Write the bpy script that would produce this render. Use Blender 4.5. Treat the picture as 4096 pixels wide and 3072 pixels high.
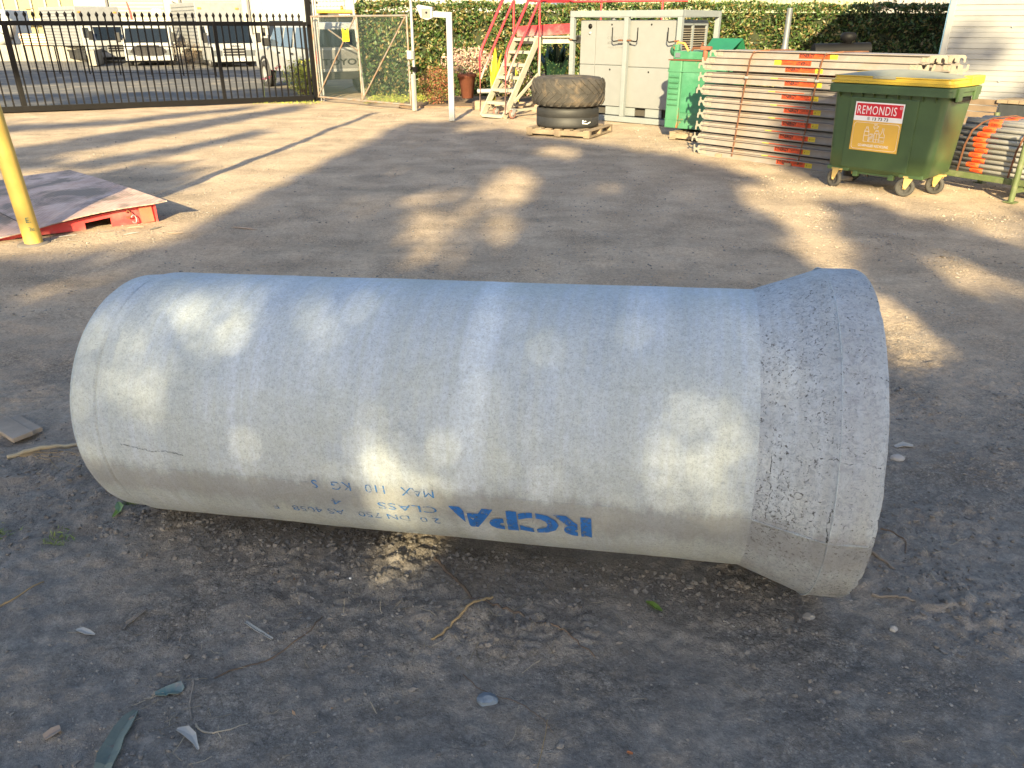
import bpy, bmesh, math, random
import numpy as np
from mathutils import Vector, Matrix
PI = math.pi
R = math.radians
for o in list(bpy.data.objects): bpy.data.objects.remove(o)
sc = bpy.context.scene
COL = sc.collection
random.seed(7)
RNG = np.random.default_rng(11)

# ------------------------------------------------------------------ camera, sky, sun, exposure
cam_d = bpy.data.cameras.new('camera'); cam = bpy.data.objects.new('camera', cam_d); COL.objects.link(cam)
cam.location = (0, 0, 1.6962)
cam.rotation_euler = (R(90 - 24.97), R(-0.1), 0)
cam_d.sensor_width = 36.0; cam_d.lens = 768.03 / 1024 * 36.0
cam_d.clip_end = 2000; cam_d.clip_start = 0.05
sc.camera = cam
SUN_AZ, SUN_EL = 7.0, 21.0          # light travels towards +Y, 7 degrees to the right, 21 degrees down
w = bpy.data.worlds.new('World'); sc.world = w; w.use_nodes = True
nt = w.node_tree; nt.nodes.clear()
out = nt.nodes.new('ShaderNodeOutputWorld'); bg = nt.nodes.new('ShaderNodeBackground'); sky = nt.nodes.new('ShaderNodeTexSky')
sky.sky_type = 'NISHITA'; sky.sun_disc = False; sky.sun_elevation = R(SUN_EL); sky.sun_rotation = R(180 + SUN_AZ)
sky.air_density = 1.0; sky.dust_density = 1.6; sky.ozone_density = 1.0
bg.inputs['Strength'].default_value = 0.085
nt.links.new(sky.outputs[0], bg.inputs[0]); nt.links.new(bg.outputs[0], out.inputs[0])
sd = bpy.data.lights.new('sun', 'SUN'); sd.energy = 5.0; sd.angle = R(0.6); sd.color = (1.0, 0.82, 0.47)
sun = bpy.data.objects.new('sun', sd); COL.objects.link(sun)
LD = Vector((math.sin(R(SUN_AZ)) * math.cos(R(SUN_EL)), math.cos(R(SUN_AZ)) * math.cos(R(SUN_EL)), -math.sin(R(SUN_EL))))
sun.rotation_euler = LD.to_track_quat('-Z', 'Y').to_euler(); sun.location = (0, -5, 12)
sc.view_settings.view_transform = 'Standard'; sc.view_settings.look = 'None'
sc.view_settings.exposure = 2.0; sc.view_settings.gamma = 1.0

# ------------------------------------------------------------------ materials
def rgb(h):
    "sRGB hex to linear"
    v = [int(h[i:i + 2], 16) / 255 for i in (0, 2, 4)]
    return tuple(x / 12.92 if x <= .04045 else ((x + .055) / 1.055) ** 2.4 for x in v)
def newmat(name):
    m = bpy.data.materials.new(name); m.use_nodes = True
    n = m.node_tree; n.nodes.clear()
    o = n.nodes.new('ShaderNodeOutputMaterial'); b = n.nodes.new('ShaderNodeBsdfPrincipled')
    n.links.new(b.outputs[0], o.inputs[0])
    return m, n, b, o
def N(n, t, **k):
    x = n.nodes.new(t)
    for a, v in k.items():
        if a.startswith('i_'):
            s = a[2:]; x.inputs[int(s) if s.isdigit() else s.replace('_', ' ')].default_value = v
        else: setattr(x, a, v)
    return x
def noise(n, vec, scale, detail=4, rough=.55, dist=0.0):
    x = N(n, 'ShaderNodeTexNoise', i_Scale=scale, i_Detail=detail, i_Roughness=rough, i_Distortion=dist)
    n.links.new(vec, x.inputs['Vector']); return x.outputs['Fac']
def ramp(n, fac, a, b, c0=(0, 0, 0, 1), c1=(1, 1, 1, 1)):
    x = N(n, 'ShaderNodeValToRGB'); x.color_ramp.elements[0].position = a; x.color_ramp.elements[1].position = b
    x.color_ramp.elements[0].color = c0; x.color_ramp.elements[1].color = c1
    n.links.new(fac, x.inputs[0]); return x.outputs[0]
def mix(n, fac, a, b, mode='MIX'):
    x = N(n, 'ShaderNodeMix', data_type='RGBA', blend_type=mode)
    for s, v in ((0, fac), (6, a), (7, b)):
        if hasattr(v, 'is_linked') or hasattr(v, 'links'): n.links.new(v, x.inputs[s])
        elif s == 0: x.inputs[0].default_value = v
        else: x.inputs[s].default_value = (*v[:3], 1)
    return x.outputs[2]
def coords(n, kind='Object', scale=None):
    t = N(n, 'ShaderNodeTexCoord').outputs[kind]
    if scale:
        mp = N(n, 'ShaderNodeMapping'); mp.inputs['Scale'].default_value = scale; n.links.new(t, mp.inputs[0]); return mp.outputs[0]
    return t
def bump(n, b, h, strength=.3, dist=.01):
    x = N(n, 'ShaderNodeBump', i_Strength=strength, i_Distance=dist); n.links.new(h, x.inputs['Height']); n.links.new(x.outputs[0], b.inputs['Normal'])
MC = {}
def pm(name, col, rough=.6, metal=0.0, var=.25, vs=6.0, dirt=None, dirt_amt=.45, ds=3.0, bmp=.15, bs=60, rnd=0.0, spec=.4, coat=0.0):
    "paint/plastic/metal with mottled tone, dirt patches and a fine bump"
    if name in MC: return MC[name]
    m, n, b, o = newmat(name); v = coords(n)
    c = mix(n, ramp(n, noise(n, v, vs, 5, .6), .3, .7), tuple(x * (1 - var) for x in col), tuple(min(1, x * (1 + var * .6)) for x in col))
    if dirt is not None:
        c = mix(n, ramp(n, noise(n, v, ds, 8, .68, .3), 1 - dirt_amt - .12, 1 - dirt_amt + .12), c, dirt)
    if rnd:
        ri = N(n, 'ShaderNodeNewGeometry').outputs['Random Per Island']
        hs = N(n, 'ShaderNodeHueSaturation'); mr = N(n, 'ShaderNodeMapRange', i_3=1 - rnd, i_4=1 + rnd); n.links.new(ri, mr.inputs[0])
        n.links.new(mr.outputs[0], hs.inputs['Value']); n.links.new(c, hs.inputs['Color']); c = hs.outputs[0]
    n.links.new(c, b.inputs['Base Color']); b.inputs['Roughness'].default_value = rough; b.inputs['Metallic'].default_value = metal
    b.inputs['Specular IOR Level'].default_value = spec; b.inputs['Coat Weight'].default_value = coat
    if bmp: bump(n, b, noise(n, v, bs, 4), bmp, .004)
    MC[name] = m; return m

def leafmat(name, cols, trans=.25, rough=.45):
    m, n, b, o = newmat(name)
    ri = N(n, 'ShaderNodeNewGeometry').outputs['Random Per Island']
    r = N(n, 'ShaderNodeValToRGB'); e = r.color_ramp.elements
    while len(e) < len(cols): e.new(.5)
    for i, c in enumerate(cols): e[i].position = i / (len(cols) - 1); e[i].color = (*c, 1)
    n.links.new(ri, r.inputs[0]); n.links.new(r.outputs[0], b.inputs['Base Color'])
    b.inputs['Roughness'].default_value = rough
    t = N(n, 'ShaderNodeBsdfTranslucent'); n.links.new(r.outputs[0], t.inputs[0])
    ms = N(n, 'ShaderNodeMixShader', i_0=trans); n.links.new(b.outputs[0], ms.inputs[1]); n.links.new(t.outputs[0], ms.inputs[2]); n.links.new(ms.outputs[0], o.inputs[0])
    return m

def ground_mat():
    m, n, b, o = newmat('dusty_dirt'); v = coords(n)
    sep = N(n, 'ShaderNodeSeparateXYZ'); n.links.new(v, sep.inputs[0])
    # soil: darker tone near, pale trafficked dust farther into the yard
    wob = noise(n, v, .55, 5, .6)
    add = N(n, 'ShaderNodeMath', operation='MULTIPLY_ADD', i_1=3.2); n.links.new(wob, add.inputs[0]); n.links.new(sep.outputs[1], add.inputs[2])
    mr = N(n, 'ShaderNodeMapRange', i_1=3.3, i_2=7.0); n.links.new(add.outputs[0], mr.inputs[0])
    near_soil = mix(n, ramp(n, noise(n, v, 2.3, 8, .65, .4), .35, .68), (.205, .187, .168), (.315, .287, .255))
    near_soil = mix(n, ramp(n, noise(n, v, 11, 6, .7), .48, .72), near_soil, (.36, .33, .29))
    dust = mix(n, ramp(n, noise(n, v, 1.4, 8, .62, .3), .3, .7), (.47, .36, .255), (.63, .49, .35))
    dust = mix(n, ramp(n, noise(n, coords(n, 'Object', (.6, 1.6, 1)), 1.3, 7, .65, .5), .5, .75), dust, (.38, .30, .215))
    c = mix(n, mr.outputs[0], near_soil, dust)
    fine = noise(n, v, 95, 5, .75); grit = N(n, 'ShaderNodeTexVoronoi', i_Scale=70.0); n.links.new(v, grit.inputs['Vector'])
    c = mix(n, ramp(n, fine, .38, .62), mix(n, .30, c, (.05, .045, .042)), c); c = mix(n, ramp(n, noise(n, v, 34, 6, .72, .4), .36, .56), mix(n, .28, c, (.055, .05, .045)), c)
    c = mix(n, ramp(n, grit.outputs['Distance'], .10, .17, (1, 1, 1, 1), (0, 0, 0, 1)), c, mix(n, .5, c, (.42, .39, .36)))
    wv = N(n, 'ShaderNodeVectorMath', operation='MULTIPLY_ADD'); wn = N(n, 'ShaderNodeTexNoise', i_Scale=40.0); n.links.new(v, wn.inputs['Vector']); n.links.new(wn.outputs['Color'], wv.inputs[0]); wv.inputs[1].default_value = (.012, .012, .012); n.links.new(v, wv.inputs[2])
    gr = []; c_s = c; msk = ramp(n, noise(n, v, 1.7, 6, .65, .4), .42, .62)
    for sc_, amp in ((75.0, .20), (190.0, .20)):
        vg = N(n, 'ShaderNodeTexVoronoi', i_Scale=sc_); n.links.new(wv.outputs[0], vg.inputs['Vector']); sv = N(n, 'ShaderNodeSeparateColor'); n.links.new(vg.outputs['Color'], sv.inputs[0])
        mm = N(n, 'ShaderNodeMapRange', i_3=1 - amp, i_4=1 + amp * .8); n.links.new(sv.outputs[0], mm.inputs[0]); hs = N(n, 'ShaderNodeHueSaturation'); n.links.new(mm.outputs[0], hs.inputs['Value']); n.links.new(c, hs.inputs['Color']); c = hs.outputs[0]
        c = mix(n, ramp(n, vg.outputs['Distance'], .45, .75, (0, 0, 0, 1), (.28, .28, .28, 1)), c, (.05, .046, .042)); gr.append((vg.outputs['Distance'], sv.outputs[1]))
    c = mix(n, msk, c_s, c)
    n.links.new(c, b.inputs['Base Color']); b.inputs['Roughness'].default_value = .95; b.inputs['Specular IOR Level'].default_value = .15
    h = N(n, 'ShaderNodeMath', operation='MULTIPLY_ADD', i_1=.35); n.links.new(fine, h.inputs[0]); n.links.new(noise(n, v, 22, 6, .7), h.inputs[2])
    hh = h.outputs[0]
    for (dv, rv), k_ in zip(gr, (-.45, -.15)):
        mq = N(n, 'ShaderNodeMath', operation='MULTIPLY'); n.links.new(dv, mq.inputs[0]); n.links.new(rv, mq.inputs[1]); mp_ = N(n, 'ShaderNodeMath', operation='MULTIPLY'); n.links.new(mq.outputs[0], mp_.inputs[0]); n.links.new(msk, mp_.inputs[1]); mq = mp_
        ad = N(n, 'ShaderNodeMath', operation='MULTIPLY_ADD', i_1=k_); n.links.new(mq.outputs[0], ad.inputs[0]); n.links.new(hh, ad.inputs[2]); hh = ad.outputs[0]
    bump(n, b, hh, .8, .02)
    return m
def concrete_mat(name, base, streak, stain, pit=.12, bs=38):
    "spun concrete: mottled grey, bands running round the pipe, pin holes"
    m, n, b, o = newmat(name); v = coords(n)
    c = mix(n, ramp(n, noise(n, coords(n, 'Object', (5, .55, .55)), 1.5, 6, .6), .35, .68), base, streak)
    c = mix(n, ramp(n, noise(n, v, 3.2, 8, .6, .5), .5, .72), c, stain)
    fb = N(n, 'ShaderNodeMath', operation='MULTIPLY', i_1=.5); n.links.new(ramp(n, noise(n, coords(n, 'Object', (30, .6, .6)), 1.6, 5, .6), .42, .62), fb.inputs[0]); c = mix(n, fb.outputs[0], c, stain)
    sx = N(n, 'ShaderNodeSeparateXYZ'); n.links.new(v, sx.inputs[0]); rw_ = N(n, 'ShaderNodeMath', operation='MULTIPLY_ADD', i_1=.10); n.links.new(noise(n, v, 4, 4), rw_.inputs[0]); n.links.new(sx.outputs[0], rw_.inputs[2])
    rg = N(n, 'ShaderNodeMath', operation='SUBTRACT', i_1=1.42); n.links.new(rw_.outputs[0], rg.inputs[0]); ra = N(n, 'ShaderNodeMath', operation='ABSOLUTE'); n.links.new(rg.outputs[0], ra.inputs[0])
    rm = N(n, 'ShaderNodeMath', operation='MULTIPLY', i_1=.6); n.links.new(ramp(n, ra.outputs[0], .025, .06, (1, 1, 1, 1), (0, 0, 0, 1)), rm.inputs[0]); c = mix(n, rm.outputs[0], c, tuple(x * 1.18 for x in base))
    c = mix(n, ramp(n, noise(n, v, bs, 6, .72), .33, .66), mix(n, .26, c, (.12, .12, .12)), c); c = mix(n, ramp(n, noise(n, v, bs * 3, 3, .6, 1.0), .36, .52), mix(n, .30, c, (.12, .13, .15)), c)
    pn = N(n, 'ShaderNodeMath', operation='MULTIPLY_ADD', i_1=.22); n.links.new(noise(n, v, 5, 4, .6), pn.inputs[0]); n.links.new(noise(n, v, 115, 4, .7, .8), pn.inputs[2])
    lt = N(n, 'ShaderNodeMapRange', i_1=.80 - pit, i_2=.86 - pit); n.links.new(pn.outputs[0], lt.inputs[0])
    c = mix(n, lt.outputs[0], c, (.11, .11, .112))
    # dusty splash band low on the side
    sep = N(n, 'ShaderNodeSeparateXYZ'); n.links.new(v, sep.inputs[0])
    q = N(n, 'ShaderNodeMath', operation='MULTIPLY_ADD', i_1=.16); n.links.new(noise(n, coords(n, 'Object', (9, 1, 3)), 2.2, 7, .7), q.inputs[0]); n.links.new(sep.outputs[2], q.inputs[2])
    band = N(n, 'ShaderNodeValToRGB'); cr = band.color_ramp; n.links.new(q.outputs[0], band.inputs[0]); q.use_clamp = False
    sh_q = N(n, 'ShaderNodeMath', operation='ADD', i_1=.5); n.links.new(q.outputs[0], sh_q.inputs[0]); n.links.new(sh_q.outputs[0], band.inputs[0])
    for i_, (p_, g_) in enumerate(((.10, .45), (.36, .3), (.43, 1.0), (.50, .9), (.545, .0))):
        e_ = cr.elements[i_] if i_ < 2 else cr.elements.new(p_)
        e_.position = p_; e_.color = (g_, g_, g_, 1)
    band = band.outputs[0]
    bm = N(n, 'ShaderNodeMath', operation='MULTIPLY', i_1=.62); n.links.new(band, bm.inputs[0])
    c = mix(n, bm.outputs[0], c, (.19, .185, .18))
    n.links.new(c, b.inputs['Base Color']); b.inputs['Roughness'].default_value = .9; b.inputs['Specular IOR Level'].default_value = .2
    h = N(n, 'ShaderNodeMath', operation='MULTIPLY_ADD', i_1=-1.2); n.links.new(lt.outputs[0], h.inputs[0]); n.links.new(noise(n, v, 120, 5, .7), h.inputs[2])
    bump(n, b, h.outputs[0], .65, .006)
    return m
def worn_paint(name, col, lo=.42, hi=.56, scale=55, alpha=.9):
    m, n, b, o = newmat(name); v = coords(n)
    n.links.new(mix(n, noise(n, v, 20, 3), tuple(x * .7 for x in col), tuple(min(1, x * 1.35) for x in col)), b.inputs['Base Color'])
    b.inputs['Roughness'].default_value = .8
    t = N(n, 'ShaderNodeBsdfTransparent'); ms = N(n, 'ShaderNodeMixShader')
    k = N(n, 'ShaderNodeMath', operation='MULTIPLY', i_1=alpha); n.links.new(ramp(n, noise(n, v, scale, 6, .75), lo, hi), k.inputs[0])
    n.links.new(k.outputs[0], ms.inputs[0]); n.links.new(t.outputs[0], ms.inputs[1]); n.links.new(b.outputs[0], ms.inputs[2]); n.links.new(ms.outputs[0], o.inputs[0])
    return m
def corr_mat(name, col, axis=0, pitch=.076, var=.12, depth=.5):
    "thin profiled sheet seen from afar"
    m, n, b, o = newmat(name); v = coords(n)
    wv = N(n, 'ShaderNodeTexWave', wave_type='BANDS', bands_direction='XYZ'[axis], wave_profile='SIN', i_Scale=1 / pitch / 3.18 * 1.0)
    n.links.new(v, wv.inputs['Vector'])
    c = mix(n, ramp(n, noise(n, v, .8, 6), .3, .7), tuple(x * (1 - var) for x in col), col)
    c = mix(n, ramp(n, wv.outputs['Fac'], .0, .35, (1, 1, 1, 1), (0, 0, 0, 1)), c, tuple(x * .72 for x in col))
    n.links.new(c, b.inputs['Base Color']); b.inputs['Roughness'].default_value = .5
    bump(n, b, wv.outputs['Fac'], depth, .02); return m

# ------------------------------------------------------------------ mesh helpers
class MB:
    def __init__(s): s.v = []; s.f = []; s.s = []
    def add(s, vs, fs, smooth=False):
        k = len(s.v); s.v.extend([tuple(map(float, p)) for p in vs]); s.f.extend([tuple(i + k for i in f) for f in fs]); s.s.extend([smooth] * len(fs)); return s
    def box(s, x0, x1, y0, y1, z0, z1):
        return s.add([(x0, y0, z0), (x1, y0, z0), (x1, y1, z0), (x0, y1, z0), (x0, y0, z1), (x1, y0, z1), (x1, y1, z1), (x0, y1, z1)],
                     [(0, 3, 2, 1), (4, 5, 6, 7), (0, 1, 5, 4), (1, 2, 6, 5), (2, 3, 7, 6), (3, 0, 4, 7)])
    def cbox(s, x0, x1, y0, y1, z0, z1, c=.01):
        "box with bevelled vertical and horizontal edges"
        b = bmesh.new(); bmesh.ops.create_cube(b, size=1)
        for v in b.verts: v.co = Vector((x0 + (v.co.x + .5) * (x1 - x0), y0 + (v.co.y + .5) * (y1 - y0), z0 + (v.co.z + .5) * (z1 - z0)))
        bmesh.ops.bevel(b, geom=list(b.edges), offset=c, segments=2, affect='EDGES', profile=.6)
        s.bm(b); return s
    def bm(s, b, smooth=False, M=None):
        b.verts.index_update(); s.add([(M @ v.co if M else v.co) for v in b.verts], [[v.index for v in f.verts] for f in b.faces], smooth); b.free(); return s
    def tube(s, pts, r, n=8, caps=True, radii=None):
        pts = [Vector(p) for p in pts]; ring = []; vs = []; up = Vector((0, 0, 1))
        for i, p in enumerate(pts):
            d = (pts[min(i + 1, len(pts) - 1)] - pts[max(i - 1, 0)]).normalized()
            a = d.cross(up);
            if a.length < 1e-3: a = d.cross(Vector((0, 1, 0)))
            a.normalize(); b = d.cross(a); rr = radii[i] if radii else r
            for k in range(n):
                t = 2 * PI * k / n; vs.append(p + (a * math.cos(t) + b * math.sin(t)) * rr)
        fs = []
        for i in range(len(pts) - 1):
            for k in range(n): fs.append((i * n + k, i * n + (k + 1) % n, (i + 1) * n + (k + 1) % n, (i + 1) * n + k))
        s.add(vs, fs, n > 4)
        if caps: s.add(vs[:n], [tuple(range(n))[::-1]]); s.add(vs[-n:], [tuple(range(n))])
        return s
    def bar(s, a, b, w, h, up=(0, 0, 1)):
        a = Vector(a); b = Vector(b); d = (b - a).normalized(); u = Vector(up); x = d.cross(u)
        if x.length < 1e-3: x = d.cross(Vector((0, 1, 0)))
        x.normalize(); u = x.cross(d); vs = []
        for p in (a, b):
            for i, j in ((-1, -1), (1, -1), (1, 1), (-1, 1)): vs.append(p + x * w / 2 * i + u * h / 2 * j)
        return s.add(vs, [(0, 1, 2, 3), (7, 6, 5, 4), (0, 4, 5, 1), (1, 5, 6, 2), (2, 6, 7, 3), (3, 7, 4, 0)])
    def lathe(s, prof, n=48, M=None, close=False, smooth=True, axis='z'):
        vs = []; m = len(prof)
        for k in range(n):
            t = 2 * PI * k / n
            for r, z in prof:
                p = {'z': (r * math.cos(t), r * math.sin(t), z), 'x': (z, r * math.cos(t), r * math.sin(t)), 'y': (r * math.cos(t), z, r * math.sin(t))}[axis]
                vs.append(M @ Vector(p) if M else p)
        fs = []
        for k in range(n):
            for i in range(m if close else m - 1):
                j = (i + 1) % m; fs.append((k * m + i, ((k + 1) % n) * m + i, ((k + 1) % n) * m + j, k * m + j))
        return s.add(vs, fs, smooth)
    def prism(s, poly, a, b, axis='y'):
        "extrude a 2d polygon from a to b: axis y -> poly is (x,z); x -> (y,z); z -> (x,y)"
        f = {'y': lambda p, t: (p[0], t, p[1]), 'x': lambda p, t: (t, p[0], p[1]), 'z': lambda p, t: (p[0], p[1], t)}[axis]
        n = len(poly); return s.add([f(p, a) for p in poly] + [f(p, b) for p in poly],
                                    [tuple(range(n)), tuple(range(2 * n - 1, n - 1, -1))] + [(i, i + n, (i + 1) % n + n, (i + 1) % n) for i in range(n)])
    def xf(s, M):
        s.v = [tuple(M @ Vector(p)) for p in s.v]; return s
    def build(s, name, mat, parent=None, fix=True, **k):
        me = bpy.data.meshes.new(name); me.from_pydata(s.v, [], s.f); me.polygons.foreach_set('use_smooth', s.s)
        if fix and len(s.f) < 60000:
            b = bmesh.new(); b.from_mesh(me); bmesh.ops.recalc_face_normals(b, faces=b.faces); b.to_mesh(me); b.free()
        me.materials.append(mat); o = bpy.data.objects.new(name, me); COL.objects.link(o)
        if parent: o.parent = parent
        tag(o, **k); return o
def tag(o, label=None, cat=None, group=None, kind=None):
    if label: o['label'] = label
    if cat: o['category'] = cat
    if group: o['group'] = group
    if kind: o['kind'] = kind
    return o
def empty(name, loc, rz=0, label=None, cat=None, group=None):
    o = bpy.data.objects.new(name, None); COL.objects.link(o); o.location = loc; o.rotation_euler = (0, 0, rz); o.empty_display_size = .2
    return tag(o, label, cat, group)
def kids(o): return [c for c in bpy.data.objects if c.parent == o]
def dup(src, loc, rz=None, label=None):
    r = src.copy(); COL.objects.link(r); r.location = loc
    if rz is not None: r.rotation_euler = (0, 0, rz)
    if label: r['label'] = label
    for ch in kids(src):
        c = ch.copy(); COL.objects.link(c); c.parent = r
        for g in kids(ch):
            d = g.copy(); COL.objects.link(d); d.parent = c
    return r
FT = {}
def text(string, h, bold=.0, cx=True, space=1.0):
    "flat lettering in the xy plane, cap height h, as (verts, faces)"
    key = (string, bold, space)
    if key not in FT:
        cu = bpy.data.curves.new('t', 'FONT'); cu.body = string; cu.size = 1; cu.offset = bold; cu.resolution_u = 3; cu.space_character = space
        ob = bpy.data.objects.new('t', cu); COL.objects.link(ob); dg = bpy.context.evaluated_depsgraph_get(); me = ob.evaluated_get(dg).to_mesh()
        vs = [tuple(v.co) for v in me.vertices]; fs = [tuple(p.vertices) for p in me.polygons]
        ob.evaluated_get(dg).to_mesh_clear(); bpy.data.objects.remove(ob); bpy.data.curves.remove(cu); FT[key] = (vs, fs)
    vs, fs = FT[key]; x0 = min(v[0] for v in vs); x1 = max(v[0] for v in vs); y0 = min(v[1] for v in vs); y1 = max(v[1] for v in vs)
    k = h / (y1 - y0); ox = (x0 + x1) / 2 if cx else x0
    return [((v[0] - ox) * k, (v[1] - y0) * k) for v in vs], fs, (x1 - x0) * k
def letters(mb, string, x, z, h, y, width=None, flip=False, bold=0., cx=True, space=1.0):
    "lettering standing on an x-z plane facing -y; z is the baseline"
    vs, fs, wd = text(string, h, bold, cx, space); k = (width / wd) if width else 1
    s = -1 if flip else 1
    mb.add([(x + s * p[0] * k, y, z + (h if flip else 0) + s * p[1]) for p in vs], fs); return mb
def leafcloud(pts, size, name, mat, parent=None, aspect=.5, updir=None, jitter=.35, **k):
    "diamond leaves, each folded along its midrib"
    P = np.asarray(pts, float); n = len(P); r = RNG
    d = r.normal(size=(n, 3)); 
    if updir is not None: d = d * jitter + np.asarray(updir)
    d /= np.linalg.norm(d, axis=1)[:, None]
    s = r.normal(size=(n, 3)); s -= (s * d).sum(1)[:, None] * d; s /= np.linalg.norm(s, axis=1)[:, None]
    nn = np.cross(d, s); L = (size * r.uniform(.65, 1.3, n))[:, None]; W = L * aspect * .5
    a = P - d * L * .5; e = P + d * L * .5; b1 = P + s * W + nn * W * .35 - d * L * .06; b2 = P - s * W + nn * W * .35 - d * L * .06
    V = np.stack([a, b1, e, b2], 1).reshape(-1, 3); i = np.arange(n)[:, None] * 4
    F = np.concatenate([i + [0, 1, 2], i + [0, 2, 3]], 1).reshape(-1, 3)
    return npmesh(name, V, F, mat, parent, **k)
def npmesh(name, V, F, mat, parent=None, smooth=False, **k):
    me = bpy.data.meshes.new(name); V = np.asarray(V, np.float32); F = np.asarray(F, np.int32); q = F.shape[1]
    me.vertices.add(len(V)); me.vertices.foreach_set('co', V.ravel()); me.loops.add(F.size); me.loops.foreach_set('vertex_index', F.ravel())
    me.polygons.add(len(F)); me.polygons.foreach_set('loop_start', np.arange(len(F), dtype=np.int32) * q)
    me.polygons.foreach_set('use_smooth', np.full(len(F), smooth)); me.update(calc_edges=True); me.validate()
    me.materials.append(mat); o = bpy.data.objects.new(name, me); COL.objects.link(o)
    if parent: o.parent = parent
    tag(o, **k); return o
def wheel(mb_t, mb_r, c, r, wdt, axis='x', rim=.6, n=24):
    "tyre and rim geometry round centre c, axle along axis"
    M = Matrix.Translation(c); h = wdt / 2
    mb_t.lathe([(r * rim, -h), (r * .9, -h), (r, -h * .6), (r, h * .6), (r * .9, h), (r * rim, h)], n, M, close=True, axis=axis)
    mb_r.lathe([(0.001, -h * .5), (r * .25, -h * .7), (r * .5, -h * .5), (r * rim, -h * .8), (r * rim, h * .8), (r * .5, h * .5), (r * .25, h * .7), (0.001, h * .5)], n, M, axis=axis)

# ------------------------------------------------------------------ ground
def vnoise(x, y, s, seed):
    r = np.random.default_rng(seed); n = 256; g = r.random((n, n)); X = np.asarray(x) / s + 97.3; Y = np.asarray(y) / s + 53.7
    xi = np.floor(X).astype(int); yi = np.floor(Y).astype(int); fx = X - xi; fy = Y - yi; fx = fx * fx * (3 - 2 * fx); fy = fy * fy * (3 - 2 * fy)
    a = g[xi % n, yi % n]; b = g[(xi + 1) % n, yi % n]; c = g[xi % n, (yi + 1) % n]; d = g[(xi + 1) % n, (yi + 1) % n]
    return (a * (1 - fx) + b * fx) * (1 - fy) + (c * (1 - fx) + d * fx) * fy - .5
AX, AY = math.cos(-.1976), math.sin(-.1976)                      # pipe direction on the ground
def gh(x, y):
    x = np.asarray(x, float); y = np.asarray(y, float)
    near = np.clip((9 - y) / 5, .15, 1)
    h = vnoise(x, y, 1.1, 1) * .030 + vnoise(x, y, .37, 2) * .018 + vnoise(x, y, .12, 3) * .014 + vnoise(x, y, .045, 4) * .011 * near + vnoise(x, y, .021, 8) * .006 * near
    cl = np.clip(vnoise(x, y, .30, 5) + vnoise(x, y, .9, 6) * .8 - .12, 0, 1)
    h = h + cl * np.abs(vnoise(x, y, .035, 7)) * .085 * near + cl * .018
    # tyre ruts left of the pipe
    t = (x + 2.6) * .5 + (y - 3.6) * -.2
    rut = np.exp(-((x + 2.1 + .25 * np.sin(y * 1.3)) ** 2) / .03) * np.clip((5.5 - y), 0, 1) * np.clip(y - 2.3, 0, 1)
    h = h + rut * (.018 * np.sin(y * 26) - .012)
    # soil pushed up along the foot of the pipe and scooped under its middle
    s = (x + 1.38) * AX + (y - 2.66) * AY; d = -(x + 1.38) * AY + (y - 2.66) * AX
    inside = (s > -.1) & (s < 2.6)
    h = h - np.where(inside, np.exp(-(d / .25) ** 2) * .012, 0)
    return h - .012
def axis(lo, hi, a, b, st, gr=1.12):
    c = list(np.arange(a, b, st)); l = []; p, d = a, st
    while p > lo: d *= gr; p -= d; l.append(p)
    r = []; p, d = b, st
    while p < hi: r.append(p); d *= gr; p += d
    r.append(hi); return np.array(l[::-1] + c + r)
gx = axis(-140, 160, -2.5, 2.7, .011, 1.1); gy = axis(-40, 260, 1.15, 3.5, .010, 1.035)
XX, YY = np.meshgrid(gx, gy, indexing='ij'); nx, ny = XX.shape
V = np.stack([XX, YY, gh(XX, YY)], -1).reshape(-1, 3)
I = np.arange(nx * ny).reshape(nx, ny); F = np.stack([I[:-1, :-1], I[1:, :-1], I[1:, 1:], I[:-1, 1:]], -1).reshape(-1, 4)
npmesh('ground', V, F, ground_mat(), smooth=True, kind='structure')
def gz(x, y): return float(gh(x, y))

# asphalt yard beyond the gate line
m, n, b, o = newmat('old_asphalt'); v = coords(n)
c = mix(n, ramp(n, noise(n, v, .35, 6), .35, .65), (.085, .085, .088), (.13, .125, .12))
c = mix(n, ramp(n, noise(n, v, 30, 5, .7), .35, .7), tuple([.05] * 3), c); c = mix(n, ramp(n, noise(n, v, 1.1, 7, .6), .5, .75), c, (.26, .22, .17))
n.links.new(c, b.inputs['Base Color']); b.inputs['Roughness'].default_value = .9; bump(n, b, noise(n, v, 60, 5), .3, .01)
mb = MB(); mb.add([(-90, -24.5 , .024), (-10.91 + .2, 17.45, .024), (-4.97, 20.7, .024), (-4.9, 21.6, .024), (-4.6, 60, .024), (-90, 60, .024)], [(0, 1, 2, 3, 4, 5)])
mb.build('asphalt_road', m, kind='structure')

# loose stones: nobody could count these
def rocks(pts, rad, name, mat, seed, **k):
    r = np.random.default_rng(seed); b = bmesh.new(); bmesh.ops.create_icosphere(b, subdivisions=1, radius=1)
    bv = np.array([v.co for v in b.verts]); bf = np.array([[v.index for v in f.verts] for f in b.faces]); b.free()
    n = len(pts); J = 1 + r.normal(0, .22, (n, len(bv), 1)); S = np.stack([r.uniform(.7, 1.3, n), r.uniform(.6, 1.1, n), r.uniform(.4, .8, n)], 1)[:, None]
    a = r.uniform(0, 2 * PI, n); ca, sa = np.cos(a)[:, None], np.sin(a)[:, None]; P = bv[None] * J * S * np.asarray(rad)[:, None, None]
    X = P[..., 0] * ca - P[..., 1] * sa; Y = P[..., 0] * sa + P[..., 1] * ca
    Vv = np.stack([X, Y, P[..., 2]], -1) + np.asarray(pts)[:, None]; F = (bf[None] + (np.arange(n) * len(bv))[:, None, None]).reshape(-1, 3)
    return npmesh(name, Vv.reshape(-1, 3), F, mat, **k)
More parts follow.
